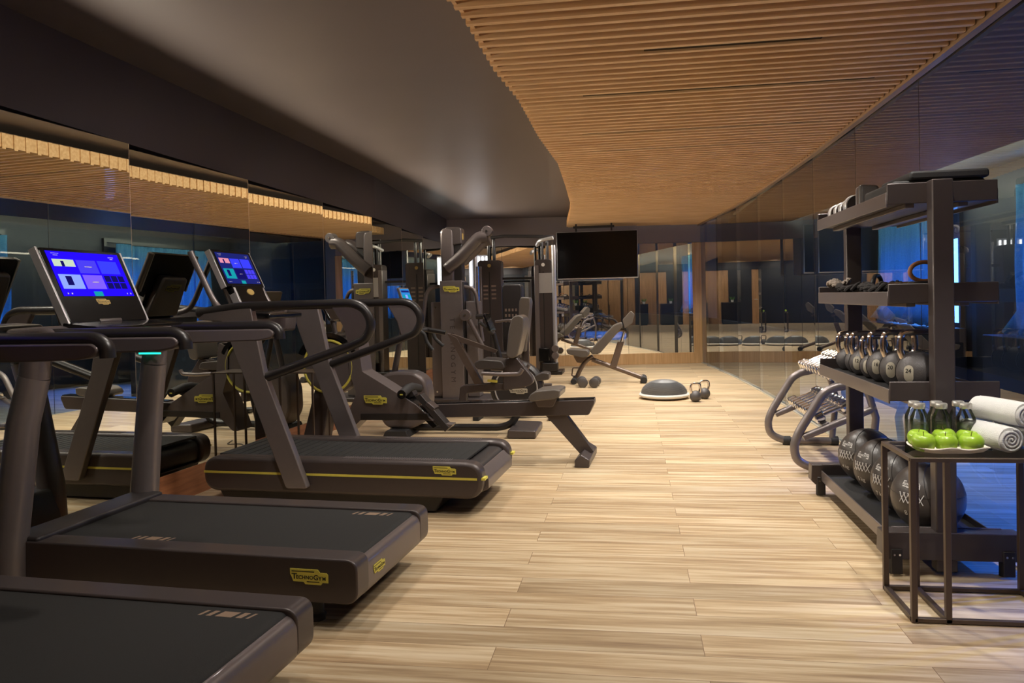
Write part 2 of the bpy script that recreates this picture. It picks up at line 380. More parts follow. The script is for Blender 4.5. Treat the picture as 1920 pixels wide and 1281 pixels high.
# far wall
Mf = Matrix.Translation((-1.394, 14.56, 0)) @ Matrix.Rotation(FA, 4, 'Z')      # local x runs along the far wall
struct(MB().box(-2.4, 3.3, .03, .5, 0, ZC, Mf).build('wall_back', 'wall_paint', smooth=False))
struct(MB().box(-2.4, 2.75, -.02, .06, ZM+.005, ZC, Mf).build('trim_2', 'wall_paint', smooth=False))
mb = MB().box(-2.4, 2.73, -.035, .05, 0, .205, Mf).box(2.56, 2.73, -.035, .05, .2, ZM, Mf)
struct(mb.build('baseboard_back', 'oak', bevel=.003, smooth=False))
xs = [-2.35, -1.02, .13, 1.33, 2.56]
names_f = ['leftmost far wall mirror, behind the cable machines', 'far wall mirror behind the right cable column and half the television',
           'far wall mirror beneath the television, showing the bench', 'rightmost far wall mirror, beside the oak post']
for k in range(4):
    o = MB().box(xs[k]+.003, xs[k+1]-.003, -.02, .02, .205, ZM, Mf).build('mirror_panel', 'mirror_far', smooth=False)
    tag(o, names_f[k], 'mirror', 'far wall mirrors')
# left plinth and the saw-tooth mirror panels
ends = [-3.0, -1.55, -.1, 1.35, 2.79, 4.235, 5.685, 7.16, 8.595, 10.05, 11.4, 12.75, 14.05]
def lbase(y): return 0 if y < 8.6 else (-.085*(y-8.6)/1.4 if y < 10 else -.085-(y-10)*.055)
ordn = {3: 'at the photo edge behind the nearest treadmill', 4: 'behind the treadmill with the lit blue screen', 5: 'behind the treadmill with the yellow stripe',
        6: 'behind the rowing machine', 7: 'left of the tall cable column', 8: 'just past the tall cable column', 9: 'by the recumbent bike', 10: 'two panels before the far left corner', 11: 'last before the far left corner'}
for k in range(len(ends)-1):
    y0, y1 = ends[k], ends[k+1]; x1 = -2.935+lbase(y1); x0 = -3.045+lbase(y0)
    q = MB().use('mirror'); q.prism([(x0, y0), (x1, y1-.004), (x1-.008, y1-.004), (x0-.008, y0)], .2, ZM, 'z')
    q.use('mirror_edge'); q.prism([(x1-.012, y1-.004), (x1+.0005, y1-.004), (x1+.0005, y1-.001), (x1-.012, y1-.001)], .2, ZM, 'z')
    o = q.build('mirror_panel', smooth=False)
    tag(o, 'angled mirror panel on the left wall, '+ordn[k] if k in ordn else ['mirror panel on the left wall closest to the oak doors', 'mirror panel on the left wall, second from the oak doors', 'mirror panel on the left wall, third from the oak doors'][k], 'mirror', 'angled mirror panels of the left wall')
mb = MB()
for k in range(len(ends)-1):
    y0, y1 = ends[k], ends[k+1]; x1 = -2.935+lbase(y1); x0 = -3.045+lbase(y0)
    mb.prism([(x0+.004, y0), (x1+.004, y1), (-3.2+lbase(y1), y1), (-3.2+lbase(y0), y0)], 0, .2, 'z')
wood('plinth_wood', (120, 76, 50), (158, 104, 70), 1)
struct(mb.build('baseboard_left', 'plinth_wood', smooth=False))
# right wall: flat smoked-glass panels following the curve
sy_ = [-4.2, -3.3, -1.9, -.5, .9, 2.3, 3.7, 5.1, 6.47, 7.85, 9.2, 10.6, 12.0, 13.35, 14.35, 15.02]
mb = MB().use('smoked_glass')
for a, b_ in zip(sy_, sy_[1:]):
    al = {6.47: -.9, 7.85: -2.1, 9.2: -3.3, 10.6: -5.2, 12.0: -7.75, 13.35: -10.1}.get(a)
    if al is None: xa, xb = wx(a), wx(b_)
    else:
        xm = (wx(a)+wx(b_))/2; dd = math.tan(math.radians(al))*(b_-a)/2; xa, xb = xm-dd, xm+dd
    mb.use('smoked_glass'); mb.add([(xa, a+.003, 0), (xb, b_-.003, 0), (xb, b_-.003, ZS), (xa, a+.003, ZS)], [(0, 1, 2, 3)])
    mb.use('black_metal'); mb.box(xb-.0008, xb+.002, b_-.0022, b_+.0022, 0, ZS)
o = mb.build('wall_right', smooth=False); struct(o)
# make the panes look into the room
for p in o.data.polygons:
    if p.material_index == 0 and p.normal.x > 0: p.flip()
# the neighbouring room behind the glass
mb = MB()
for a, b_ in zip(sy_[10:], sy_[11:]): mb.prism([(wx(a)+.07, a), (wx(b_)+.07, b_), (wx(b_)+.15, b_), (wx(a)+.15, a)], 0, .85, 'z')
struct(mb.build('light_block', 'void_black', smooth=False))  # added low black screen, keeps blue light out of the far panes
struct(MB().box(4.45, 4.7, -4.4, 15.6, 0, ZC).build('wall_side', 'dark_wall', smooth=False))
struct(MB().box(1.36, 4.6, 15.1, 15.6, 0, ZC).build('wall_end', 'dark_wall', smooth=False))
XL = [(-4.2, 4.1), (0, 3.95), (4, 3.75), (7.6, 3.45), (8.7, 3.35), (10, 3.3), (11.8, 3.175), (14.7, 2.93)]
mb = MB()
ys = [-4.2+i*.6 for i in range(33)]
for a, b_ in zip(ys, ys[1:]):
    xa, xb = interp(XL, a), interp(XL, b_)
    mb.prism([(1.80, a), (xa, a), (xb, b_), (1.80, b_)], ZS, ZS+.05, 'z')
struct(mb.build('trim_3', 'void_black', smooth=False))
mb = MB()
for a, b_ in zip(ys, ys[1:]):
    xa, xb = interp(XL, a)-.01, interp(XL, b_)-.01
    mb.prism([(xa-.015, a), (xa, a), (xb, b_), (xb-.015, b_)], ZS+.055, ZS+.07, 'z')
tag(mb.build('cove_light', 'cove_led', smooth=False), 'pale light strip hidden along the curved ceiling cove beyond the glass', 'light')
struct(MB().box(1.9, 4.46, -4.2, 15.1, ZC-.03, ZC-.012).build('trim_4', 'pale_plaster', smooth=False))
# wood trim along the top of the glass, pale strip along its foot
mb = MB(); m2 = MB()
for a, b_ in zip(sy_, sy_[1:]):
    xa, xb = wx(a), wx(b_)
    mb.prism([(xa-.05, a), (xa-.004, a), (xb-.004, b_), (xb-.05, b_)], ZS-.02, ZS+.12, 'z')
    m2.prism([(xa-.026, a), (xa-.004, a), (xb-.004, b_), (xb-.026, b_)], 0, .012, 'z')
struct(mb.build('trim_5', 'trim_wood', smooth=False)); struct(m2.build('trim_6', 'strip', smooth=False))
# wall behind the camera with oak doors
struct(MB().box(-3.9, 4.7, -4.4, -4.2, 0, ZC).build('wall_front', 'dark_wall', smooth=False))
struct(MB().box(-3.1, 4.4, -4.22, -4.17, 2.32, ZC).build('trim_7', 'soffit', smooth=False))
for n_, x in enumerate((-2.5, -1.2, .1, 2.3, 3.6)):
    d = MB().box(x-.46, x+.46, -4.2, -4.15, 0, 2.27).build('door_%d' % (n_+1), 'door_wood', bevel=.003, smooth=False); struct(d)
    MB().tube(fillet([(x+.36, -4.15, 1.02), (x+.36, -4.08, 1.02), (x+.22, -4.08, 1.02)], .02), .011, 10).build('door_handle', 'silver', d)
# slatted wood ceiling
LX = [(-4.2, -.95), (-1, -.9), (1.5, -.86), (3.0, -.80), (3.5, -.75), (4.4, -.755), (5.1, -.715), (6.3, -.725), (7.6, -.69), (9.1, -.745), (11.0, -.83), (12.4, -.95), (13.6, -1.08), (14.6, -1.19)]
slot = {4.18: (.09, 1.0), 5.02: (-.29, 1.51), 6.2: (-.37, 1.47), 6.95: (-.35, 1.44), 8.6: (-.3, 1.3), 10.9: (-.4, 1.2)}
mb = MB().use('slat_wood'); y = -4.15; k = 0; sl_y = []
while y < 14.97:
    x0 = interp(LX, y); x1 = wx(y)-.055
    if y > 14.36: x0 = max(x0, (y+.05-14.56)/.171-1.394+.1)
    if x1-x0 > .1: mb.box(x0, x1, y, y+.034, ZS, ZS+.125); mb.box(x0+.008, x0+.026, y+.034, y+.108, ZS+.014, ZS+.124); sl_y.append(y)
    y += .108; k += 1
struct(mb.build('ceiling_slats', smooth=False))
pts = [(interp(LX, q)+.05, q) for q in [-4.15+.6*i for i in range(32)]]+[(1.2, 14.9)]+[(wx(q)-.05, q) for q in [14.9-.6*i for i in range(32)]]
mb = MB()
for i in range(31):
    a, b_ = -4.15+.6*i, min(-4.15+.6*(i+1), 14.4)
    mb.prism([(interp(LX, a)+.05, a), (wx(a)-.05, a), (wx(b_)-.05, b_), (interp(LX, b_)+.05, b_)], ZS+.125, ZS+.14, 'z')
struct(mb.build('ceiling_backing', 'trim_wood', smooth=False))
vl = ['shortest dark slot diffuser in the slatted ceiling, nearest the camera', 'longest dark slot diffuser in the slatted ceiling, second from the camera', 'third dark slot diffuser from the camera in the slatted ceiling',
      'fourth dark slot diffuser from the camera in the slatted ceiling', 'fifth thin dark slot diffuser along the slatted ceiling', 'farthest thin dark slot diffuser in the slatted ceiling']
for (yy, (a, b_)), lb in zip(slot.items(), vl):
    yy = min(sl_y, key=lambda q: abs(q-yy))
    tag(MB().box(a, b_, yy+.038, yy+.106, ZS+.012, ZS+.03).build('ceiling_diffuser', 'screen_black', smooth=False), lb, 'diffuser', 'ceiling slot diffusers')
# curtained windows of the blue room
def curtain(y0, y1, x, z0, z1, label):
    mb = MB(); n = int((y1-y0)/.02); rows = 14; vs = []; fs = []
    for j in range(rows+1):
        t_ = j/rows; z = z0+(z1-z0)*t_
        bunch = max(0, 1-t_*7)
        for i in range(n+1):
            y = y0+(y1-y0)*i/n
            vs.append((x+.04*math.sin(y*26)*(1-.4*t_)+.02*math.sin(y*61+2)-.10*bunch*(1+.5*math.sin(y*17)), y+.02*math.sin(z*5), z+.03*bunch*math.sin(y*33)))
    for j in range(rows):
        for i in range(n): a = j*(n+1)+i; fs.append((a, a+1, a+n+2, a+n+1))
    mb.add(vs, fs); o = mb.build('curtain', 'curtain', ang=180)
    so = o.modifiers.new('s', 'SOLIDIFY'); so.thickness = .004
    return tag(o, label, 'curtain', 'blue linen curtains')
for n_, (a, b_) in enumerate(((7.2, 9.4), (11.4, 14.2))):
    fr = MB()
    fr.box(4.40, 4.46, a-.06, a, .8, 2.45).box(4.40, 4.46, b_, b_+.06, .8, 2.45).box(4.40, 4.46, a-.06, b_+.06, 2.45, 2.52).box(4.40, 4.46, a-.06, b_+.06, .76, .82).box(4.41, 4.45, (a+b_)/2-.03, (a+b_)/2+.03, .8, 2.45)
    f_ = struct(fr.build('window_%d' % (n_+1), 'black_metal', smooth=False))
    MB().box(4.435, 4.445, a, b_, .82, 1.98).build('window_pane', 'day_glow', f_, smooth=False)
    tag(MB().box(3.95, 4.38, a-.3, b_+.2, 0, .76).build('window_bench', 'dark_wall', bevel=.01, smooth=False), ['low cabinet under the nearer curtained window', 'low cabinet under the farther curtained window'][n_], 'cabinet', 'low cabinets under the windows')
curtain(7.25, 9.35, 4.22, .80, 2.42, 'blue curtain seen through the glass right of the shelf rack')
curtain(11.45, 14.15, 4.22, .80, 2.42, 'blue curtain seen through the glass behind the kettlebell shelf')
# cluster of bright vertical light tubes on the far wall at the left
wl = thing('wall_light', 'cluster of bright white vertical light tubes low on the far left wall', 'light', tuple(Mf @ Vector((-1.45, -.05, 1.82))), FA)
MB().box(-.19, .19, .0, .02, -.30, .30).build('back_plate', 'silver', wl, bevel=.003)
for i in range(5): MB().cyl((-.15+.075*i, -.02, -.27), (-.15+.075*i, -.02, .27), .017, 12).build('light_tube', 'sheer_glow', wl)

# ---------------------------------------------------------------- cardio machines
def lp(root, px, py, yl):
    """point of a root's own upright plane y = yl that a spot of the frame falls on"""
    a = root.rotation_euler.z; n = Vector((-math.sin(a), math.cos(a), 0)); p0 = root.location + n*yl
    d = ray(px, py); t_ = (p0-OR).dot(n)/d.dot(n); P = OR+d*t_-root.location
    return (P.x*math.cos(a)+P.y*math.sin(a), P.z)
def lps(root, pts, yl): return [lp(root, x, y, yl) for x, y in pts]
def panelM(x, y, z, tilt):
    """frame of a board that faces +x and leans back by tilt: local x = viewer's right, z = up the board, -y = towards the viewer"""
    s, c = math.sin(tilt), math.cos(tilt)
    return Matrix(((0, -c, -s, x), (1, 0, 0, y), (0, -s, c, z), (0, 0, 0, 1)))
def screen_mesh(mb, w_, h, M, pal, bg, yy=-.0215):
    """tiles of a workout menu inside w x h"""
    def q(name, x0, x1, z0, z1, d=0): mb.use(name); mb.box((x0-.5)*w_, (x1-.5)*w_, yy-.0006-d, yy, (z0-.5)*h, (z1-.5)*h, M)
    q(bg, 0, 1, 0, 1)
    q('white_print', .06, .16, .945, .955, .001); q('white_print', .08, .14, .90, .915, .001); q('white_print', .84, .92, .91, .925, .001); q('white_print', .86, .90, .87, .885, .001)
    q(pal[0], .04, .32, .66, .82, .0006); q(pal[1], .04, .32, .52, .64, .0006); q(pal[2], .35, .62, .52, .82, .0006); q(pal[3], .65, .93, .52, .82, .0006)
    q(pal[4], .04, .33, .16, .48, .0006); q(pal[5], .36, .63, .16, .48, .0006)
    for i in range(3):
        for j in range(2): q(pal[6], .66+.1*i, .745+.1*i, .17+.16*j, .31+.16*j, .0006)
    q('white_print', .44, .54, .66, .675, .0012); q('white_print', .46, .55, .31, .325, .0012); q('scr_dark', .14, .18, .66, .78, .0012); q('scr_dark', .12, .20, .24, .44, .0012)
    q('scr_teal', .42, .54, 0, .10, .0008); q('white_print', .06, .075, .04, .07, .001); q('white_print', .11, .125, .04, .07, .001); q('white_print', .9, .91, .04, .07, .001); q('white_print', .95, .965, .04, .07, .001)

def treadmill(root, screen_bg, pal):
    W = .41
    fr = MB(); fr.prism(rprof([(-.82, .10), (.82, .10), (.82, .252), (-.82, .252)], [.02, .05, .03, .02]), -W, W)
    fr.build('frame', 'black_plastic', root, bevel=.008)
    for s in (-1, 1):
        a, b_ = (W-.105, W+.012) if s > 0 else (-W-.012, -W+.105)
        MB().prism(rprof([(-.80, .104), (.845, .104), (.845, .283), (-.80, .283)], [.01, .06, .05, .01], 7), a, b_).build('side_rail', 'charcoal_dark', root, bevel=.012, seg=3)
    cap = MB().prism(rprof([(.70, .10), (.843, .10), (.843, .262), (.70, .262)], [.01, .06, .05, .01], 7), -W+.09, W-.09).build('rear_cover', 'charcoal', root, bevel=.004)
    MB().prism(rprof([(-.78, .2), (.815, .2), (.815, .272), (-.78, .272)], [.0, .02, .045, .0], 6), -W+.105, W-.105).build('running_belt', 'belt', root)
    hood = MB().prism(rprof([(-.88, .10), (-.70, .10), (-.66, .30), (-.84, .30)], .02), -W-.005, W+.005); hood.build('motor_cover', 'black_plastic', root, bevel=.01)
    mk = MB().use('tan_print')
    def marks(x, y):
        for dx, w_ in ((0, .012), (.03, .018), (.065, .06), (.14, .022), (.178, .010)):
            mk.prism([(x+dx, y), (x+dx+w_, y), (x+dx+w_+.012, y+.042), (x+dx+.012, y+.042)], .2716, .2724, 'z')
    marks(.52, .235); mk.build('belt_mark', None, root, smooth=False); mk = MB().use('tan_print'); marks(-.30, -.28); mk.build('belt_mark', None, root, smooth=False)
    logo(root, .165, Matrix.Translation((.64, -W-.0145, .205)))
    logo(root, .12, Matrix.Translation((.8445, -.20, .185)) @ Matrix.Rotation(PI/2, 4, 'Z'))
    for x in (-.62, .62):
        for s in (-1, 1): MB().lathe([(.035, 0), (.04, .02), (.03, .03), (.03, .11)], (x, s*(W-.08), 0), 16).build('foot', 'rubber', root)
    for s in (-1, 1):
        p = MB(); p.tube([(-.80, s*(W+.02), .06), (-.79, s*(W+.02), .30), (-.72, s*(W+.0), .80), (-.675, s*(W-.02), 1.0)], [.072, .071, .064, .062], 24, ry=1.05)
        po = p.build('post', 'grey_metal', root)
        MB().tube([(-.675, s*(W-.02), .998), (-.66, s*(W-.022), 1.10)], .0605, 24, ry=1.05).build('post_collar', 'charcoal', po)
        h = MB()
        prof = rprof([(-.62, 1.098), (-.02, 1.112), (.05, 1.125), (.07, 1.15), (.045, 1.172), (-.62, 1.172)], [.01, .02, .02, .015, .015, .01], 5)
        h.prism(prof, s*(W-.03)-.035, s*(W-.03)+.035)
        ho = h.build('handrail', 'charcoal', root, bevel=.012, seg=3)
        MB().tube(fillet([(-.60, s*(W-.03), 1.186), (.035, s*(W-.03), 1.186), (.08, s*(W-.03), 1.16), (.082, s*(W-.03), 1.118)], .04), .028, 16).build('grip', 'black_metal', ho)
    cb = MB().prism(rprof([(-.80, 1.075), (-.60, 1.085), (-.52, 1.12), (-.52, 1.19), (-.60, 1.225), (-.80, 1.215)], .03), -W-.01, W+.01)
    cb.build('crossbeam', 'charcoal', root, bevel=.02, seg=3)
    tr = MB()
    tr.prism(rprof([(-.60, 1.21), (-.44, 1.20), (-.42, 1.215), (-.60, 1.235)], .008), -.30, .30); tr.build('tray', 'black_gloss', root, bevel=.006)
    MB().box(-.70, -.57, W-.105, W-.098, 1.050, 1.059).build('status_light', 'led_green', root, smooth=False)
    ti = math.radians(25); M = panelM(-.70, 0, 1.405, ti)
    pn = MB(); pn.prism(rprof([(-.255, -.20), (.255, -.20), (.262, .19), (-.262, .19)], .018), -.02, .018, 'y', M)
    pan = pn.build('console', 'screen_black', root, bevel=.004)
    MB().prism(rprof([(-.266, -.202), (-.254, -.202), (-.262, .193), (-.274, .193)], .002), -.018, .022, 'y', M).build('console_edge', 'silver', pan, bevel=.002)
    MB().prism([(.255, -.20), (.267, -.20), (.274, .19), (.262, .19)], -.018, .022, 'y', M).build('console_edge', 'silver', pan, bevel=.002)
    sm = MB(); screen_mesh(sm, .46, .235, M @ Matrix.Translation((0, 0, .055)), pal, screen_bg); sm.build('screen', None, pan, smooth=False)
    logo(pan, .085, M @ Matrix.Translation((0, -.0208, -.095)), 'gold_print')
    bk = MB(); bk.prism(rprof([(-.235, -.21), (.235, -.21), (.2, .13), (-.2, .13)], .04), .018, .075, 'y', M); bo = bk.build('console_back', 'grey_metal', pan, bevel=.02, seg=3)
    logo(pan, .17, M @ Matrix.Translation((0, .0765, .03)) @ Matrix.Rotation(PI, 4, 'Z'))
    nk = MB(); nk.prism([(-.74, 1.10), (-.58, 1.10), (-.60, 1.25), (-.70, 1.27)], -.08, .08); nk.build('console_neck', 'charcoal_dark', root, bevel=.012)
PAL1 = ['scr_lime', 'scr_blue', 'scr_violet', 'scr_sky', 'scr_pale', 'scr_mauve', 'scr_dark']
PAL2 = ['scr_pink', 'scr_navy', 'scr_sky', 'scr_sky', 'scr_teal', 'scr_dark', 'scr_violet']
TR = -.075
tb = thing('treadmill', 'dark motorized treadmill with blue lit touchscreen, second from the camera', 'treadmill', (-1.90, 3.385, 0), TR, 'motor treadmills')
treadmill(tb, 'scr_blue', PAL1)
ta = dup(tb, (-1.985, 2.175, 0), TR, 'dark motorized treadmill in the bottom left corner, cut off by the photo edge')

# --- curved slat-belt runner with the yellow stripe
rc = thing('treadmill', 'curved slat-belt treadmill with a yellow stripe along its side and loop handles', 'treadmill', (-1.80, 4.985, 0), -.068)
W = .42
side = rprof([(-.93, .105), (.93, .105), (.93, .325), (-.93, .325)], [.11, .13, .11, .10], 9)
for s in (-1, 1):
    a, b_ = (W-.12, W) if s > 0 else (-W, -W+.12)
    so = MB().prism(side, a, b_).build('side_cover', 'charcoal_dark', rc, bevel=.022, seg=3)
    MB().box(-.925, .90, s*W-.003 if s > 0 else -W-.0025, s*W+.0025 if s > 0 else -W+.003, .222, .236).build('stripe', 'yellow', so, smooth=False)
    g_ = MB()
    for i in range(46): g_.box(.02+i*.0155, .026+i*.0155, s*(W-.075)-.03, s*(W-.075)+.03, .325, .3275)
    g_.build('foot_grip', 'grey_metal', so, smooth=False)
MB().prism(rprof([(-.90, .13), (.90, .13), (.90, .29), (-.90, .29)], .09, 8), -W+.12, W-.12).build('frame', 'black_plastic', rc)
bl = MB()
for i in range(27):
    x = -.86+i*.0625; z = .297+.025*((x/.9)**2); dz = 0
    if x > .78: dz = -.9*(x-.78)**1.3
    bl.cbox((x, 0, z+dz-.005), .0585, 2*W-.25, .016, (0, 0 if x < .78 else .35, 0))
bl.build('slat_belt', 'belt', rc, bevel=.003)
MB().prism(rprof([(.86, .11), (.945, .15), (.945, .21), (.89, .27)], .01), -W+.1, W-.1).build('rear_cover', 'charcoal', rc, bevel=.006)
yt = MB().use('yellow'); yt.box(.925, .948, -W+.004, -W+.07, .222, .236); yt.box(.925, .948, W-.07, W-.004, .222, .236); yt.build('stripe', None, rc, smooth=False)
MB().prism([(-.80, 0.01), (.62, .01), (.68, .12), (-.86, .12)], -W+.05, W-.05).build('base', 'black_plastic', rc, bevel=.01)
for x in (-.7, .5):
    for s in (-1, 1): MB().cyl((x, s*(W-.08), 0), (x, s*(W-.08), .03), .035).build('foot', 'rubber', rc)
logo(rc, .145, Matrix.Translation((.70, -W-.004, .272)))
near = -W-.03
pst = lps(rc, [(400, 577), (474, 577), (500, 702), (580, 915), (540, 915), (436, 640), (424, 603), (372, 600)], near)
for s in (-1, 1):
    pr = rprof(pst, [.03, .01, .01, .02, .02, .02, .03, .03], 4)
    MB().prism(pr, s*abs(near)-.027, s*abs(near)+.027).build('post', 'grey_metal', rc, bevel=.008)
    path = lps(rc, [(372, 587), (455, 575), (629, 570), (662, 569), (684, 579), (695, 600), (695, 618), (684, 637), (652, 651), (501, 707)], near)
    P3 = [(x, s*abs(near), z) for x, z in path]
    MB().tube(fillet(P3, .06, 4), .03, 14, up=(0, 1, 0)).build('handle_loop', 'black_metal', rc)
    pl = lps(rc, [(622, 573), (662, 571), (683, 581), (692, 601), (692, 617), (682, 634), (655, 648), (645, 612), (632, 590)], near)
    MB().prism(pl, s*abs(near)-.02, s*abs(near)+.02).build('handle_panel', 'charcoal', rc, bevel=.008)
MB().prism(rprof([(pst[0][0]-.03, 1.10), (pst[0][0]+.10, 1.10), (pst[0][0]+.12, 1.22), (pst[0][0]-.04, 1.22)], .02), -W, W).build('crossbeam', 'charcoal', rc, bevel=.01)
MB().prism(rprof([(pst[0][0]+.02, 1.205), (pst[0][0]+.26, 1.20), (pst[0][0]+.26, 1.235), (pst[0][0]+.02, 1.25)], .01), -.22, .22).build('tray', 'black_gloss', rc, bevel=.01)
ti = math.radians(25); x0 = pst[0][0]+.01; M = panelM(x0-.12, .0, 1.53, ti)
pan = MB().prism(rprof([(-.235, -.13), (.235, -.13), (.235, .15), (-.235, .15)], .015), -.02, .018, 'y', M).build('console', 'screen_black', rc, bevel=.004)
for s in (-1, 1): MB().box(s*.239-.005, s*.239+.005, -.018, .022, -.13, .15, M).build('console_edge', 'silver', pan, bevel=.002)
sm = MB(); screen_mesh(sm, .41, .235, M @ Matrix.Translation((0, 0, .012)), PAL2, 'scr_navy'); sm.build('screen', None, pan, smooth=False)
lo = MB().prism(rprof([(-.17, -.34), (.17, -.34), (.19, -.12), (-.19, -.12)], .01), -.03, .02, 'y', M).build('console_base', 'screen_black', rc, bevel=.005)
MB().box(-.185, -.165, -.034, .02, -.33, -.14, M).build('port_strip', 'silver', lo, bevel=.003)
MB().lathe([(0, .004), (.03, .004), (.032, 0)], (0, 0, 0), 20, M @ Matrix.Translation((.0, -.031, -.175)) @ Matrix.Rotation(PI/2, 4, 'X') @ Matrix.Diagonal((1.3, .75, 1, 1))).build('badge', 'gold_print', lo)
bk = MB().prism(rprof([(-.16, -.30), (.16, -.30), (.13, .0), (-.13, .0)], .03), .018, .08, 'y', M).build('console_back', 'grey_metal', rc, bevel=.015)
logo(bk, .15, M @ Matrix.Translation((0, .0815, -.08)) @ Matrix.Rotation(PI, 4, 'Z'))
for s in (-1, 1):
    q = lps(rc, [(357, 472), (360, 480), (398, 560), (412, 580), (440, 587)], -.33)
    MB().tube(fillet([(x, s*.33, z) for x, z in q], .04), .02, 12, up=(0, 1, 0)).build('upright_grip', 'grey_metal', rc)

# --- rowing machine
rw = thing('rowing_machine', 'dark rowing machine with long seat rail and yellow ring flywheel', 'rowing machine', (-1.55, 6.22, 0), -.06)
yn = -.07
L_ = lambda pts, y=yn: lps(rw, pts, y)
MB().prism(rprof(L_([(805, 759), (1113, 750), (1114, 757), (1104, 779), (800, 784), (720, 790), (720, 765)]), [.005, .01, .01, .02, 0, 0, 0]), -.065, .065).build('rail', 'charcoal_dark', rw, bevel=.006)
MB().prism(rprof(L_([(805, 757), (1113, 748), (1114, 753), (805, 763)]), .003), -.05, .05).build('rail_track', 'black_gloss', rw, bevel=.004)
MB().prism(rprof(L_([(998, 737), (1010, 731), (1042, 728), (1053, 730), (1052, 742), (1044, 746), (998, 751), (994, 745)]), .012), -.16, .16).build('seat', 'leather', rw, bevel=.02, seg=3)
MB().prism(rprof(L_([(1000, 748), (1046, 743), (1036, 764), (1008, 764)], -.1), .01), -.09, .09).build('seat_carriage', 'charcoal', rw, bevel=.008)
MB().prism(rprof(L_([(1022, 780), (1060, 779), (1112, 848), (1090, 856)]), .01), -.045, .045).build('rear_leg', 'charcoal_dark', rw, bevel=.006)
fx = L_([(1100, 862)], 0)[0][0]
MB().prism(rprof([(fx-.06, .0), (fx+.05, .0), (fx+.055, .06), (fx-.01, .10), (fx-.06, .055)], .01), -.27, .27).build('rear_foot', 'charcoal_dark', rw, bevel=.01)
body = L_([(671, 640), (679, 697), (720, 722), (780, 760), (812, 790), (795, 788), (676, 788), (652, 812), (640, 812), (650, 780), (668, 738), (655, 700), (652, 650)], -.11)
MB().prism(rprof(body, .01, 3), -.11, .11).build('body', 'charcoal', rw, bevel=.012)
MB().prism(rprof(L_([(676, 776), (800, 776), (806, 788), (676, 788)], -.115), .006), -.116, .116).build('body_skirt', 'black_plastic', rw, bevel=.004)
MB().prism(rprof(L_([(672, 640), (680, 640), (684, 694), (724, 718), (790, 756), (826, 796), (818, 800), (782, 764), (676, 700)], 0), .004), -.09, .09).build('body_spine', 'black_gloss', rw, bevel=.005)
lg = L_([(704, 751)], -.12)[0]
logo(rw, .2, Matrix.Translation((lg[0], -.124, lg[1])))
fc = L_([(613, 688)], -.12)[0]; R0 = .235
hs_ = MB().lathe([(0, -.10), (R0*.9, -.10), (R0+.01, -.07), (R0+.01, .07), (R0*.9, .10), (0, .10)], (fc[0], 0, fc[1]), 44, ax=(0, 1, 0)).build('flywheel_housing', 'charcoal', rw)
ring = MB()
for s in (-1, 1): ring.tube([(fc[0]+R0*.93*math.cos(a*PI/24), s*.100, fc[1]+R0*.93*math.sin(a*PI/24)) for a in range(48)], .011, 8, closed=True, up=(0, 1, 0))
ring.build('flywheel_ring', 'yellow', hs_)
MB().prism([(fc[0]+(R0+.05)*math.cos(a), fc[1]+(R0+.05)*math.sin(a)) for a in [math.radians(25+i*11) for i in range(13)]]+[(fc[0]+(R0+.012)*math.cos(a), fc[1]+(R0+.012)*math.sin(a)) for a in [math.radians(157-i*11) for i in range(13)]], -.11, .11).build('flywheel_fender', 'black_gloss', rw, ang=50)
MB().prism(rprof([(fc[0]-.30, 0), (fc[0]-.10, 0), (fc[0]+.02, fc[1]-.2), (fc[0]-.12, fc[1]-.15)], .02), -.09, .09).build('front_foot', 'charcoal_dark', rw, bevel=.01)
MB().box(fc[0]-.16, fc[0]-.04, -.2, .26, 0, .05).build('front_stabilizer', 'rubber', rw, bevel=.01)
for s in (-1, 1):
    y0 = s*.16
    q = L_([(782, 742), (792, 738), (846, 800), (838, 808)], y0)
    fp = MB().prism(rprof(q, .006), y0-.055, y0+.055).build('footplate', 'black_plastic', rw, bevel=.006)
    q = L_([(806, 752), (820, 764), (815, 770), (801, 758)], y0)
    MB().prism(q, y0-.06, y0+.06).build('foot_strap', 'charcoal_dark', fp, bevel=.006)
    q = L_([(834, 792), (852, 794), (848, 800), (836, 806)], y0)
    MB().prism(q, y0-.05, y0+.05).build('heel_cup', 'charcoal', fp, bevel=.004)
hb = L_([(757, 737), (790, 712)], 0)
hx, hz = hb[0][0]+.06, hb[0][1]+.045
ha = MB().tube([(hx, -.21, hz-.03), (hx, -.05, hz), (hx, .05, hz), (hx, .21, hz-.03)], .036, 18).build('pull_handle', 'rubber', rw)
for s in (-1, 1):
    MB().tube([(hx, s*.211, hz-.030), (hx, s*.218, hz-.031)], .037, 18).build('handle_cap', 'black_gloss', ha)
    MB().box(hx-.012, hx+.012, s*.219-.002, s*.219+.002, hz-.036, hz-.026).build('cap_mark', 'yellow', ha)
MB().prism(rprof([(hx-.1, hz-.13), (hx+.05, hz-.06), (hx+.03, hz-.02), (hx-.06, hz-.05)], .01), -.05, .05).build('handle_cradle', 'black_plastic', rw, bevel=.006)
cs = L_([(612, 610), (655, 598)], 0)
MB().tube([(fc[0]+.05, 0, fc[1]+.2), (fc[0]+.0, 0, cs[0][1]+.05)], .02, 10).build('console_arm', 'charcoal_dark', rw)
Mc = panelM(fc[0]+.0, 0, cs[0][1]+.12, .5)
MB().prism(rprof([(-.13, -.09), (.13, -.09), (.13, .09), (-.13, .09)], .02), -.012, .012, 'y', Mc).build('console', 'black_gloss', rw, bevel=.004)

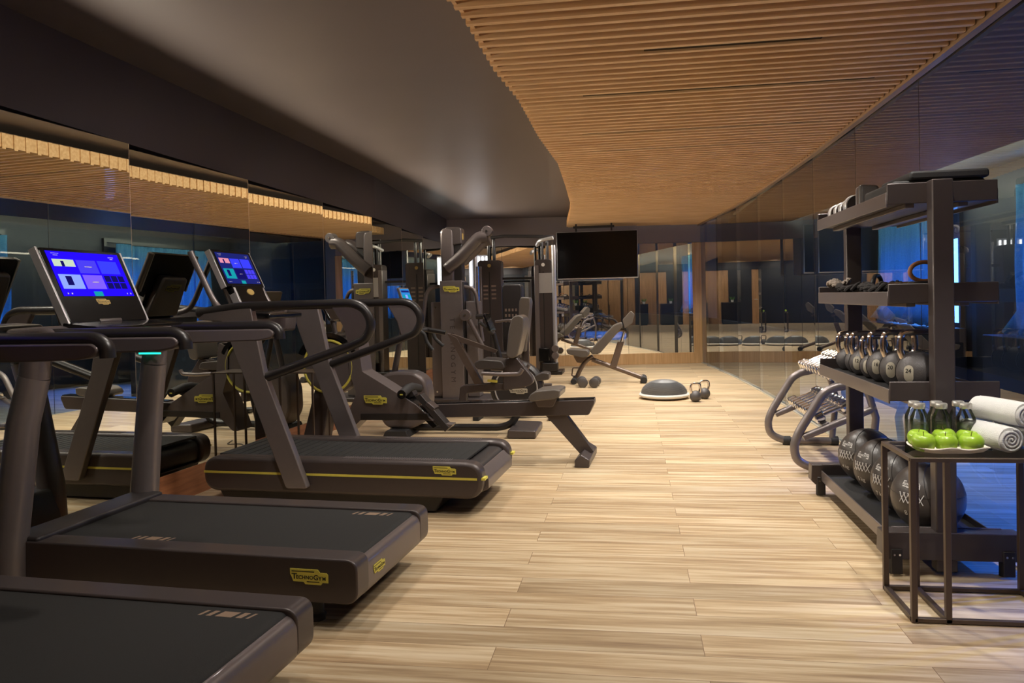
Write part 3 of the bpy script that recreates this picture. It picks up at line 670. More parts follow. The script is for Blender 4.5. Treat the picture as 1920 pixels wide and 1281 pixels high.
# --- small wire side table beside the rower
stt = thing('wire_side_table', 'small thin black wire side table by the mirror behind the striped treadmill', 'side table', (-2.62, 5.92, 0), -.07)
mb = MB()
for x in (-.14, .14):
    for y in (-.14, .14): mb.box(x-.007, x+.007, y-.007, y+.007, 0, .745)
mb.box(-.148, .148, -.148, -.132, 0, .016).box(-.148, .148, .132, .148, 0, .016).box(-.148, -.132, -.148, .148, 0, .016).box(.132, .148, -.148, .148, 0, .016)
mb.build('frame', 'table_metal', stt, smooth=False)
MB().box(-.15, .15, -.15, .15, .745, .757).build('tabletop', 'table_metal', stt, bevel=.002)
# power cable under the rower
tag(MB().tube(fillet([(-2.35, 6.55, .006), (-2.2, 6.5, .006), (-2.12, 6.62, .006), (-1.98, 6.55, .006), (-1.9, 6.75, .006)], .08), .004, 6).build('power_cable', 'black_plastic'), 'thin black power cable lying on the floor under the rowing machine', 'cable')

# ---------------------------------------------------------------- strength machines, bikes, far end of the room
# tall cable column with two overhead arms
cm = thing('cable_machine', 'tall dark cable column with two thick overhead arms and a yellow maker badge', 'cable machine', (-2.12, 9.75, 0), 0)
A_ = lambda pts, y=-.15: lps(cm, pts, y)
q = A_([(824, 527), (866, 527), (866, 752), (822, 752)])
(xa, zt), (xb, _), (_, zb) = q[0], q[1], q[2]
MB().prism(rprof([(xa, zt), (xb, zt), (xb, .04), (xa, .04)], .01), -.15, .16).build('column', 'grey_metal', cm, bevel=.02, seg=3)
MB().box(xb-.012, xb+.014, -.13, .18, .05, zt-.02).build('column_groove', 'black_metal', cm, bevel=.004)
p_ = A_([(804, 567), (870, 567), (893, 567)])
MB().box(p_[0][0], xa-.005, -.06, .2, .05, p_[0][1]).build('side_shroud', 'grey_metal', cm, bevel=.012)
MB().box(xb+.02, p_[2][0], -.06, .2, .05, p_[0][1]).build('side_shroud', 'grey_metal', cm, bevel=.012)
for x in (p_[0][0]+.06, ):
    for z in (p_[0][1]-.07, .12): MB().cyl((x, -.064, z), (x, -.056, z), .011).build('bolt', 'chrome', cm)
tp = A_([(824, 427), (848, 425), (863, 434), (863, 460)])
MB().prism(rprof([(xa+.005, zt-.03), (xa+.175, zt-.03), (xa+.175, tp[0][1]), (xa+.005, tp[0][1])], [.0, .0, .08, .08], 8), -.09, .09).build('upper_mast', 'charcoal', cm, bevel=.03, seg=4)
MB().prism(rprof([(xa+.14, tp[3][1]), (tp[2][0], tp[3][1]+.02), (tp[2][0], tp[1][1]), (xa+.06, tp[1][1]+.005)], [.02, .02, .06, .04], 6), -.08, .12).build('mast_head', 'charcoal_dark', cm, bevel=.02, seg=3)
MB().box(tp[2][0]-.02, tp[2][0]+.003, -.05, .02, tp[1][1]-.16, tp[1][1]-.08).build('badge', 'gold_print', cm)
MB().box(xa+.17, xb-.01, -.06, .1, zt-.02, tp[3][1]+.05).build('rear_mast', 'black_plastic', cm, bevel=.01)
for s, pp in ((-1, [(838, 505), (862, 484), (888, 456), (898, 445), (914, 444)]), (1, [(866, 490), (880, 477), (897, 460), (906, 452), (918, 448)])):
    y0 = -.10 if s < 0 else .22
    r_ = [(x, y0+(.02 if s > 0 else 0), z) for x, z in A_(pp, y0)]
    am = MB().tube(fillet(r_, .08), .078, 20, up=(0, 1, 0)).build('arm', 'charcoal_dark', cm)
pc = A_([(914, 434)], -.1)[0]
MB().cyl((pc[0], -.16, pc[1]), (pc[0], -.04, pc[1]), .066, 28).build('pulley', 'charcoal_dark', cm, bevel=.006)
MB().cyl((pc[0], -.175, pc[1]), (pc[0], -.15, pc[1]), .013).build('pulley_axle', 'chrome', cm)
wc = A_([(873, 591)], -.2)[0]
MB().cyl((wc[0], -.24, wc[1]), (wc[0], -.16, wc[1]), .072, 28).build('pulley', 'charcoal', cm, bevel=.006)
MB().cyl((wc[0], -.25, wc[1]), (wc[0], -.23, wc[1]), .013).build('pulley_axle', 'chrome', cm)
for pp in ([(824, 537), (806, 540), (799, 552), (793, 605), (792, 625)], [(866, 537), (886, 540), (893, 552), (900, 602), (905, 640)]):
    MB().tube(fillet([(x, -.05, z) for x, z in A_(pp, -.05)], .06), .024, 14, up=(0, 1, 0)).build('side_handle', 'charcoal', cm)
cp = A_([(895, 500), (895, 640)], .1)
MB().cyl((cp[0][0], .1, .9), (cp[0][0], .1, cp[0][1]), .02).build('guide_rod', 'chrome', cm)
ck = A_([(897, 594)], -.2)[0]
MB().cyl((ck[0]-.03, -.2, ck[1]), (ck[0]+.07, -.2, ck[1]), .032).build('arm_joint', 'black_metal', cm, bevel=.005)
ab = A_([(880, 600), (906, 652)], -.18)
MB().tube([(ab[0][0], -.18, ab[0][1]), (ab[1][0], -.18, ab[1][1])], .03, 12).build('lower_arm', 'charcoal', cm)
MB().box(xa-.14, xb+.5, -.25, .35, 0, .05).build('base', 'charcoal_dark', cm, bevel=.01)
lg = A_([(846, 543)])[0]; logo(cm, .21, Matrix.Translation((lg[0], -.154, lg[1])))
lt = MB()
for i, ch in enumerate('TECHNOGYM'):
    z = A_([(846, 600+i*14)])[0][1]; text_mb(lt, ch, .085, Matrix.Translation((lg[0], -.151, z)) @ Matrix.Rotation(PI/2, 4, 'Y'), 'charcoal_dark', .001)
lt.build('lettering', None, cm, smooth=False)

# two-column cable crossover at the far wall
co = thing('cable_crossover', 'twin column cable crossover joined by a top bar near the far wall', 'cable crossover', (-1.95, 13.25, 0), 0)
B_ = lambda pts, y=-.15: lps(co, pts, y)
for k, (a, b_, t_, nm) in enumerate(((895, 939, 489, 0), (1002, 1034, 487, 1))):
    q = B_([(a, t_), (b_, t_)]); xa, xb, zt = q[0][0], q[1][0], q[0][1]
    cl = MB().prism(rprof([(xa, .04), (xb, .04), (xb, zt), (xa, zt)], [.01, .01, .06, .06], 6), -.15, .12).build('column', 'charcoal_dark', co, bevel=.02, seg=3)
    m_ = (xa+xb)/2
    MB().box(m_-.008, m_+.008, -.154, -.14, .15, zt-.2).build('column_slot', 'ink', cl)
    MB().box(xa-.01, xa+.07, -.165, .1, .04, zt-.1).build('column_edge', 'grey_metal', cl, bevel=.01)
    if k == 0:
        tx = MB()
        for i in range(2):
            for j in range(4):
                tx.use('brown_print'); tx.box(m_-.11+.14*i, m_-.03+.14*i, -.153, -.151, 1.50-.07*j, 1.53-.07*j)
        tx.build('instruction_label', None, cl, smooth=False)
    else:
        pl = MB().box(xa+.0, xb-.0, -.156, -.15, zt-.40-.17, zt-.23).build('label_plate', 'silver', cl)
    MB().lathe([(0, .004), (.03, .004), (.03, 0)], (m_, -.152, zt-.09), 18, ax=(0, -1, 0)).build('badge', 'gold_print' if k == 0 else 'paper_white', cl)
    for dx in (-.03, .06): MB().cyl((m_+dx, 0, zt-.03), (m_+dx, 0, 2.34), .026).build('upright', 'black_metal', co)
    MB().box(m_-.3, m_+.3, -.3, .2, 0, .06).build('foot', 'black_metal', co, bevel=.01)
q = B_([(1038, 460), (1038, 690), (914, 447), (1034, 445)])
MB().cyl((q[0][0], -.2, .08), (q[0][0], -.2, q[0][1]), .035).build('guide_post', 'silver', co)
q2 = B_([(891, 470)])[0]; MB().cyl((q2[0], -.2, .08), (q2[0], -.2, q2[1]), .035).build('guide_post', 'silver', co)
MB().tube([(q2[0], -.05, 2.33), (-.1+q2[0]+.6, -.05, 2.37), (q[0][0], -.05, 2.33)], .028, 12).build('top_bar', 'black_metal', co)
MB().box(q2[0]+.3, q[0][0]-.2, -.02, .02, 1.62, 1.66).build('cross_bar', 'black_metal', co)
for z in (.44, .32): MB().cyl((q[0][0], -.3, z), (q[0][0], -.22, z), .06, 22).build('pulley', 'charcoal', co, bevel=.005)
MB().box(q[0][0]-.22, q[0][0]+.04, -.32, -.12, .06, .2).build('pulley_carriage', 'black_metal', co, bevel=.01)
MB().box(q[0][0]-.28, q[0][0]-.10, -.26, -.2, .22, .45).build('foot_plate', 'black_gloss', co, bevel=.01)
MB().tube(fillet([(q[0][0]-.3, 0, 2.2), (q[0][0]-.24, -.2, 2.26), (q[0][0], -.22, 2.3)], .08), .03, 12).build('pulley_arm', 'silver', co)

# recumbent bike
rb = thing('recumbent_bike', 'recumbent exercise bike with brown grey backrest, tablet and rear floor slab', 'exercise bike', (-1.75, 7.35, 0), 0)
R_ = lambda pts, y=-.12: lps(rb, pts, y)
def rpart(name, pts, r, y0, y1, m_, bev=.01, yp=None):
    return MB().prism(rprof(R_(pts, y0 if yp is None else yp), r), y0, y1).build(name, m_, rb, bevel=bev, seg=3)
hs_ = rpart('drive_housing', [(716, 702), (740, 697), (775, 698), (797, 712), (804, 745), (800, 790), (770, 806), (724, 803), (706, 775), (706, 730)], .06, -.13, .13, 'charcoal', .03)
hc = R_([(760, 752)], -.14)[0]
MB().lathe([(0, .01), (.13, .01), (.15, 0)], (hc[0], -.13, hc[1]), 30, ax=(0, -1, 0)).build('housing_disc', 'charcoal_dark', hs_)
for s in (-1, 1):
    MB().box(hc[0]-.03, hc[0]+.03, s*.2-.05, s*.2+.05, hc[1]+.09*s, hc[1]+.12*s).build('pedal', 'rubber', rb, bevel=.008)
    MB().tube([(hc[0], s*.15, hc[1]), (hc[0], s*.17, hc[1]+.105*s)], .014, 8).build('crank', 'silver', rb)
rpart('front_stabilizer', [(738, 800), (775, 800), (780, 814), (732, 814)], .01, -.26, .26, 'rubber', .01, 0)
q = R_([(762, 806), (950, 801), (962, 782)], 0)
MB().tube(fillet([(q[0][0], 0, .06), (q[1][0]-.05, 0, .06), (q[1][0]+.06, 0, .10), (q[1][0]+.16, 0, .30)], .08), .035, 12).build('base_tube', 'black_metal', rb)
MB().prism(rprof([(-1.17+1.75, 0), (-.90+1.75, 0), (-.90+1.75, .075), (-1.16+1.75, .085)], .02), -.28, .28).build('rear_slab', 'charcoal_dark', rb, bevel=.012)
rpart('frame_beam', [(838, 625), (856, 634), (906, 722), (893, 727)], .01, -.04, .04, 'bench_metal', .01)
rpart('top_tube', [(838, 625), (852, 628), (932, 657), (929, 662), (856, 640), (850, 640)], .004, -.022, .022, 'bench_metal', .006)
rpart('seat_beam', [(862, 727), (870, 722), (985, 716), (985, 728), (905, 735), (875, 738), (874, 757), (860, 757)], .015, -.045, .045, 'charcoal_dark', .008)
rpart('seat_lever', [(914, 712), (932, 713), (932, 718), (914, 716)], .002, -.07, -.045, 'yellow', .002)
rpart('seat', [(893, 678), (905, 673), (944, 676), (950, 690), (900, 692), (893, 686)], .03, -.18, .18, 'leather_dark', .03, -.1)
rpart('backrest', [(951, 668), (955, 620), (962, 594), (975, 590), (984, 596), (983, 620), (972, 668), (960, 672)], .04, -.17, .17, 'leather', .03, -.1)
rpart('rear_shroud', [(948, 672), (968, 670), (998, 708), (1000, 718), (992, 724), (944, 733), (942, 700)], .02, -.06, .06, 'charcoal_dark', .01)
for s in (-1, 1):
    MB().tube(fillet([(x, s*.24, z) for x, z in R_([(904, 700), (940, 702), (975, 701), (980, 692)], -.22)], .04), .019, 12).build('seat_handle', 'charcoal', rb)
q = R_([(737, 702), (757, 604), (770, 585)], 0)
MB().tube([(q[0][0], 0, q[0][1]-.05), (q[1][0], 0, q[1][1])], .03, 12).build('console_mast', 'charcoal_dark', rb)
Mc = panelM(*(lambda a: (a[0], 0, a[1]))(R_([(762, 562)], 0)[0]), .32)
tbk = MB().prism(rprof([(-.16, -.13), (.16, -.13), (.16, .12), (-.16, .12)], .012), -.012, .014, 'y', Mc).build('tablet', 'grey_metal', rb, bevel=.004)
sm = MB(); sm.use('scr_cyan').box(-.145, .145, -.0135, -.0125, -.115, .105, Mc); sm.use('scr_navy').box(-.13, .13, -.0142, -.0136, .07, .09, Mc)
for i in range(3):
    for j in range(3): sm.use('scr_pale' if (i+j) % 2 else 'scr_teal').box(-.12+i*.085, -.05+i*.085, -.0142, -.0136, -.09+j*.05, -.055+j*.05, Mc)
sm.build('screen', None, tbk, smooth=False)
q = R_([(757, 608), (800, 618), (836, 624)], 0)
MB().tube([(q[0][0], 0, q[0][1]), (q[1][0], 0, q[1][1]), (q[2][0], 0, q[2][1])], .024, 10).build('handlebar_stem', 'black_metal', rb)
for s in (-1, 1):
    pp = R_([(790, 620), (800, 626), (803, 640), (815, 656)] if s < 0 else [(800, 618), (808, 622), (812, 636), (828, 650)], s*.13)
    MB().tube(fillet([(q[1][0], 0, q[1][1])]+[(x, s*.2, z) for x, z in pp], .05), .019, 12).build('handlebar', 'rubber', rb)

# upright bike behind it
ub = thing('upright_bike', 'upright exercise bike with black saddle partly hidden behind the recumbent bike', 'exercise bike', (-1.25, 8.35, 0), 0)
U_ = lambda pts, y=-.09: lps(ub, pts, y)
hc = U_([(968, 748)])[0]
MB().lathe([(0, -.09), (.26, -.09), (.29, -.06), (.29, .06), (.26, .09), (0, .09)], (hc[0], 0, max(hc[1], .33)), 36, ax=(0, 1, 0)).build('flywheel_housing', 'black_plastic', ub)
rg = MB(); rg.tube([(hc[0]+.23*math.cos(a*PI/20), -.095, .33+.23*math.sin(a*PI/20)) for a in range(40)], .008, 8, closed=True, up=(0, 1, 0)); rg.build('housing_ring', 'silver', ub)
lg = U_([(972, 733)])[0]; logo(ub, .2, Matrix.Translation((lg[0], -.1, lg[1])), 'strip')
sd = U_([(1000, 708), (1010, 704)], 0)
MB().prism(rprof(U_([(995, 708), (1018, 698), (1030, 700), (1030, 712), (1000, 716)], -.08), .02), -.1, .1).build('saddle', 'leather_dark', ub, bevel=.02, seg=3)
q = U_([(1014, 714), (1004, 752)], 0)
MB().tube([(q[0][0], 0, q[0][1]), (q[1][0]-.02, 0, .12)], .03, 12).build('seat_post', 'bench_metal', ub)
MB().box(hc[0]-.45, hc[0]-.38, -.26, .26, 0, .06).box(hc[0]+.36, hc[0]+.43, -.26, .26, 0, .06).build('stabilizer', 'rubber', ub, bevel=.01)
MB().tube([(hc[0]-.41, 0, .05), (hc[0]+.39, 0, .05)], .03, 10).build('base_tube', 'black_metal', ub)
q = U_([(945, 740), (925, 625), (906, 603), (950, 606)], 0)
MB().tube([(hc[0]-.15, 0, .5), (q[1][0], 0, q[1][1])], .03, 12).build('handlebar_mast', 'black_metal', ub)
MB().tube(fillet([(q[2][0], -.2, q[2][1]), (q[1][0], -.05, q[1][1]), (q[1][0], .05, q[1][1]), (q[2][0], .2, q[2][1])], .05), .018, 10).build('handlebar', 'rubber', ub)
Mc = panelM(q[1][0]-.04, 0, q[1][1]+.12, .35)
MB().prism(rprof([(-.15, -.1), (.15, -.1), (.15, .1), (-.15, .1)], .015), -.01, .012, 'y', Mc).build('console', 'black_gloss', ub, bevel=.004)

# seated machine with tall back pad
wm = thing('weight_machine', 'seated weight machine with tall grey back pad and black weight tower', 'weight machine', (-1.55, 10.9, 0), 0)
V_ = lambda pts, y=-.15: lps(wm, pts, y)
MB().prism(rprof(V_([(970, 660), (973, 566), (977, 557), (992, 558), (994, 567), (986, 660)]), .02), -.15, .15).build('backrest', 'leather', wm, bevel=.03, seg=3)
sx = V_([(975, 660)])[0]
MB().prism(rprof([(sx[0]-.38, .46), (sx[0]+.02, .46), (sx[0]+.02, .55), (sx[0]-.38, .54)], .03), -.18, .18).build('seat', 'leather_dark', wm, bevel=.02)
tw = V_([(944, 522), (966, 522)], .3)
MB().prism(rprof([(tw[0][0]-.02, 0), (tw[1][0]+.1, 0), (tw[1][0]+.1, 1.5), (tw[0][0]-.02, 1.5)], [0, 0, .05, .05]), .25, .5).build('weight_tower', 'black_plastic', wm, bevel=.02)
tx = MB()
for i in range(4):
    for j in range(3): tx.use('brown_print'); tx.box(tw[0][0]+.02+i*.05, tw[0][0]+.045+i*.05, .244, .2495, .95+j*.08, .99+j*.08)
tx.build('instruction_label', None, wm, smooth=False)
for y in (-.22, .22): MB().box(sx[0]-.7, sx[0]+.4, y-.03, y+.03, 0, .06).build('base_rail', 'charcoal_dark', wm, bevel=.008)
MB().box(sx[0]-.1, sx[0]+.0, -.05, .05, .05, .47).build('seat_post', 'charcoal_dark', wm, bevel=.008)
MB().box(sx[0]+.02, sx[0]+.11, -.04, .04, .05, 1.15).build('back_post', 'charcoal_dark', wm, bevel=.008)
MB().tube(fillet([(sx[0]+.06, -.28, .95), (sx[0]-.1, -.28, 1.0), (sx[0]-.32, -.28, .98)], .05), .018, 10).build('press_arm', 'charcoal', wm)
MB().tube(fillet([(sx[0]+.06, .28, .95), (sx[0]-.1, .28, 1.0), (sx[0]-.32, .28, .98)], .05), .018, 10).build('press_arm', 'charcoal', wm)
MB().cyl((sx[0]+.06, -.3, .95), (sx[0]+.06, .3, .95), .022).build('arm_axle', 'charcoal', wm)

# television
tv = thing('television', 'large black wall screen hanging from the ceiling in front of the far mirrors', 'television', (-.6, 13.9, 0), -.0)
T_ = lambda pts, y=0: lps(tv, pts, y)
q = T_([(1043, 434), (1195, 433), (1195, 523), (1043, 523)])
x0, x1, z0, z1 = q[0][0], q[1][0], (q[2][1]+q[3][1])/2, (q[0][1]+q[1][1])/2
MB().box(x0, x1, 0, .05, z0, z1).build('bezel', 'silver', tv, bevel=.006)
MB().box(x0+.008, x1-.008, -.002, .01, z0+.02, z1-.008).build('screen', 'screen_black', tv, smooth=False)
MB().box(x0+.2, x1-.2, .045, .10, z0+.15, z1-.15).build('rear_case', 'black_plastic', tv, bevel=.01)
for x in (x0+.35, x0+.98): MB().box(x-.015, x+.015, .05, .08, z1-.2, 2.6).build('hanger', 'black_metal', tv)
MB().box(x0+.3, x0+1.03, .03, .1, 2.52, 2.56).build('hanger_bar', 'black_metal', tv, bevel=.004)

# adjustable bench
be = thing('weight_bench', 'adjustable grey padded weight bench with raised back in front of the far mirror', 'bench', (-.42, 11.75, 0), 0)
Q_ = lambda pts, y=-.12: lps(be, pts, y)
def bp(name, pts, r, y0, y1, m_, bev=.01, yp=None, parent=None): return MB().prism(rprof(Q_(pts, y0 if yp is None else yp), r), y0, y1).build(name, m_, parent or be, bevel=bev, seg=3)
bp('seat_pad', [(1061, 656), (1070, 655), (1101, 657), (1105, 663), (1102, 670), (1090, 671), (1064, 664)], .025, -.15, .15, 'leather', .02)
bp('back_pad', [(1106, 657), (1150, 610), (1165, 604), (1168, 612), (1125, 663), (1110, 665)], .025, -.14, .14, 'leather', .02)
bp('head_pad', [(1167, 600), (1183, 583), (1190, 590), (1186, 606), (1171, 616)], .02, -.13, .13, 'leather', .02)
bp('seat_bracket', [(1075, 668), (1102, 670), (1090, 681), (1082, 680)], .01, -.04, .04, 'bench_metal', .006)
q = Q_([(1112, 668), (1098, 677), (1087, 694), (1080, 712)], 0)
MB().tube(fillet([(x, 0, max(z, .04)) for x, z in q], .1), .033, 12).build('front_leg', 'bench_metal', be)
q = Q_([(1078, 712)], 0)[0]; MB().cyl((q[0], -.27, .045), (q[0], .27, .045), .045, 18).build('front_foot', 'rubber', be, bevel=.006)
q = Q_([(1110, 674), (1145, 688), (1207, 712)], 0)
MB().tube([(q[0][0], 0, q[0][1]), (q[2][0], 0, .06)], .034, 12).build('main_beam', 'bench_metal', be)
MB().cyl((q[2][0], -.2, .05), (q[2][0], .2, .05), .05, 18).build('rear_foot', 'rubber', be, bevel=.006)
q = Q_([(1151, 687), (1164, 641)], 0)
MB().prism([(q[0][0]-.06, q[0][1]), (q[0][0]+.04, q[0][1]-.02), (q[1][0]+.05, q[1][1]), (q[1][0]-.05, q[1][1])], -.035, .035).build('prop', 'bench_metal', be, bevel=.008)
q2 = Q_([(1171, 620)], 0)[0]
MB().tube([(q[1][0], 0, q[1][1]-.03), (q2[0], 0, q2[1])], .02, 10).build('prop_rod', 'chrome', be)
MB().tube(fillet([(q2[0]-.16, .0, q2[1]-.05), (q2[0]-.06, 0, q2[1]+.02), (q2[0]+.03, 0, q2[1]-.02)], .04), .02, 10).build('back_frame', 'bench_metal', be)
MB().tube(fillet([(x, 0, z) for x, z in Q_([(1088, 690), (1074, 690), (1072, 705), (1083, 706)], 0)], .02), .01, 8).build('carry_handle', 'bench_metal', be)

def dumbbell_iron(label, loc, rz, group):
    d = thing('dumbbell', label, 'dumbbell', loc, rz, group)
    for s in (-1, 1): MB().lathe([(.0, -.05), (.05, -.05), (.07, -.04), (.07, .04), (.05, .05), (0, .05)], (0, s*.105, .07), 26, ax=(0, 1, 0)).build('weight_head', 'iron', d)
    MB().cyl((0, -.06, .07), (0, .06, .07), .016).build('handle', 'silver', d)
    return d
pa = aty(1093, 720, 11.35); pb = aty(1114, 720, 11.3)
da = dumbbell_iron('iron dumbbell on the floor beside the bench foot, left of the pair', (pa.x, 11.22, 0), .12, 'dumbbells on the floor by the bench')
dup(da, (pb.x+.02, 11.20, 0), -.08, 'iron dumbbell on the floor by the bench, right of the pair')

# half-ball balance trainer
bo = thing('balance_trainer', 'grey ridged half ball balance trainer on a white platform on the floor', 'balance trainer', (.375, 9.93, 0), 0)
MB().lathe([(0, .015), (.27, .015), (.305, .03), (.312, .05), (.30, .066), (.0, .066)], n=56).build('platform', 'paper_white', bo)
pr = []
for i in range(61):
    a = i/60*PI/2; r = .284*math.cos(a); z = .062+.172*math.sin(a); w_ = .004*(i % 2) if i < 50 else 0
    pr.append((max(r+w_, 0), z+w_))
MB().lathe(pr, n=56).build('dome', 'dome_grey', bo, ang=80)

def kettlebell(label, loc, rz, r, num=None, group=None, hh=.115, body='iron', metal='smoked_chrome'):
    k = thing('kettlebell', label, 'kettlebell', loc, rz, group)
    cz = r*.93
    MB().sphere((0, 0, cz), r, n=32, h=20, z0=-.90, z1=.985).build('bell', body, k)
    ring = MB(); ring.tube([(r*1.003*math.sin(a*PI/24), 0, cz+r*1.003*math.cos(a*PI/24)) for a in range(-22, 23)], .0025, 6, up=(0, 1, 0)); ring.build('seam', 'black_metal', k)
    w_ = r*.72+.008; z0 = cz+r*.62; z1 = cz+r+hh*.86
    MB().tube(fillet([(-w_*.80, 0, z0), (-w_, 0, z0+.04), (-w_*.94, 0, z1), (w_*.94, 0, z1), (w_, 0, z0+.04), (w_*.80, 0, z0)], .035, 6), .0145, 14, up=(0, 1, 0)).build('handle', metal, k)
    if num:
        pl = MB(); t0 = Matrix.Translation((0, 0, cz)) @ Matrix.Rotation(math.radians(-40), 4, 'Z')
        n0 = [(.022*math.cos(PI*i/10), .018+.022*math.sin(PI*i/10)) for i in range(11)]+[(-.022, .009), (-.022, 0), (-.022, -.009)]+[(-.022*math.cos(PI*i/10), -.018-.022*math.sin(PI*i/10)) for i in range(11)]+[(.022, -.009), (.022, 0), (.022, .009)]
        def wrap(u, v_, rr): 
            al, be_ = u/r, v_/r; return Vector((rr*math.sin(al)*math.cos(be_), -rr*math.cos(al)*math.cos(be_), rr*math.sin(be_)))
        rings = [n0, [(u*.66, v_*.66) for u, v_ in n0], [(u*.33, v_*.33) for u, v_ in n0]]; vs = [wrap(u, v_, r+.0015) for R2 in rings for u, v_ in R2]+[wrap(0, 0, r+.0015)]
        fs = [(q*28+i, q*28+(i+1) % 28, q*28+28+(i+1) % 28, q*28+28+i) for q in (0, 1) for i in range(28)]+[(56+i, 56+(i+1) % 28, 84) for i in range(28)]
        pl.use('strip'); pl.add(vs, fs, t0)
        tmp = MB(); text_mb(tmp, num, .027, Matrix.Identity(4), 'ink', 0, bold=.0004)
        pl.use('ink'); b0 = len(pl.v)
        for p in tmp.v: pl.v.append(t0 @ wrap(p.x, p.z+.012, r+.0028))
        for f_ in tmp.f: pl.f.append([b0+i for i in f_]); pl.m.append(pl.mi)
        pl.build('number_plate', None, k, smooth=False)
    return k
kettlebell('small chrome handled kettlebell on the floor beside the half ball, the nearer of two', (.735, 9.58, 0), .25, .069, None, 'kettlebells on the floor', .1)
kettlebell('small chrome handled kettlebell on the floor beside the half ball, the farther of two', (.865, 9.86, 0), .25, .069, None, 'kettlebells on the floor', .1)

# ---------------------------------------------------------------- right side: racks, side table
sr = thing('storage_rack', 'tall dark metal storage rack with four trays standing along the glass wall', 'rack', (0, 0, 0))
X0, X1, Y0, Y1 = 1.165, 1.635, 3.80, 5.14
for (y, z1) in ((3.765, 1.79), (5.178, 1.79)):
    MB().box(1.335, 1.425, y-.035, y+.035, .02, z1).build('post', 'charcoal_dark', sr, bevel=.006)
    fb = MB().prism(rprof([(1.105, .20), (1.10, .10), (1.125, .075), (1.685, .075), (1.69, .10), (1.69, .20)], .006), y-.045, y+.045).build('foot_beam', 'charcoal_dark', sr, bevel=.005)
    for x in (1.16, 1.63):
        MB().box(x-.025, x+.025, y-.053, y-.045, .01, .125).build('foot_bracket', 'black_plastic', fb, bevel=.006)
        for dx in (-.012, .012): MB().cyl((x+dx, y-.058, .10), (x+dx, y-.052, .10), .005, 10).build('bolt', 'chrome', fb)
        MB().cyl((x, y, 0), (x, y, .08), .022, 14).build('foot_pad', 'rubber', fb)
trays = (('bottom_tray', .11, .205), ('kettlebell_tray', .785, .875), ('middle_tray', 1.235, 1.325), ('top_tray', 1.69, 1.785))
for nm, z0, z1 in trays:
    t_ = MB().box(X0, X1, Y0, Y1, z0+.004, z0+.022).build(nm, 'charcoal_dark', sr, bevel=.002)
    MB().box(X0+.006, X1-.006, Y0+.006, Y1-.006, z0+.022, z0+.026).build('tray_mat', 'rubber', t_)
    for y in (Y0, Y1): 
        MB().box(X0, X1, y-.006, y+.006, z0, z1).build('end_flange', 'charcoal_dark', t_, bevel=.004)
    MB().box(X0-.004, X0+.004, Y0, Y1, z0-.012, z0+.055).build('front_lip', 'charcoal', t_, bevel=.003)
    MB().box(X1-.004, X1+.004, Y0, Y1, z0-.012, z0+.055).build('rear_lip', 'charcoal', t_, bevel=.003)
    for x in (1.27, 1.50): MB().box(x-.02, x+.02, Y0+.02, Y1-.02, z0-.018, z0+.004).build('tray_rib', 'charcoal', t_, bevel=.003)
# kettlebells on the third tray
KZ = .812
kb = [('24', 1.335, 3.93, .100, 'largest kettlebell, plate 24, on the rack tray beside the front post'), ('20', 1.325, 4.165, .094, 'kettlebell with plate 20 on the rack tray, second from the front'),
      ('16', 1.32, 4.385, .089, 'kettlebell with plate 16 on the rack tray, third from the front'), ('8', 1.315, 4.555, .072, 'small kettlebell with plate 8 on the rack tray'),
      ('12', 1.31, 4.725, .078, 'kettlebell with plate 12 in the row on the rack tray'), ('6', 1.32, 4.885, .072, 'small kettlebell behind the 12 plate one, second from the rear end of the row'),
      ('4', 1.31, 5.045, .070, 'rearmost kettlebell of the row on the rack tray, by the rear post')]
for n_, x, y, r, lb in kb: kettlebell(lb, (x, y, KZ), -.05, r, n_ if n_ not in '64' else None, 'kettlebells on the rack tray', .105)
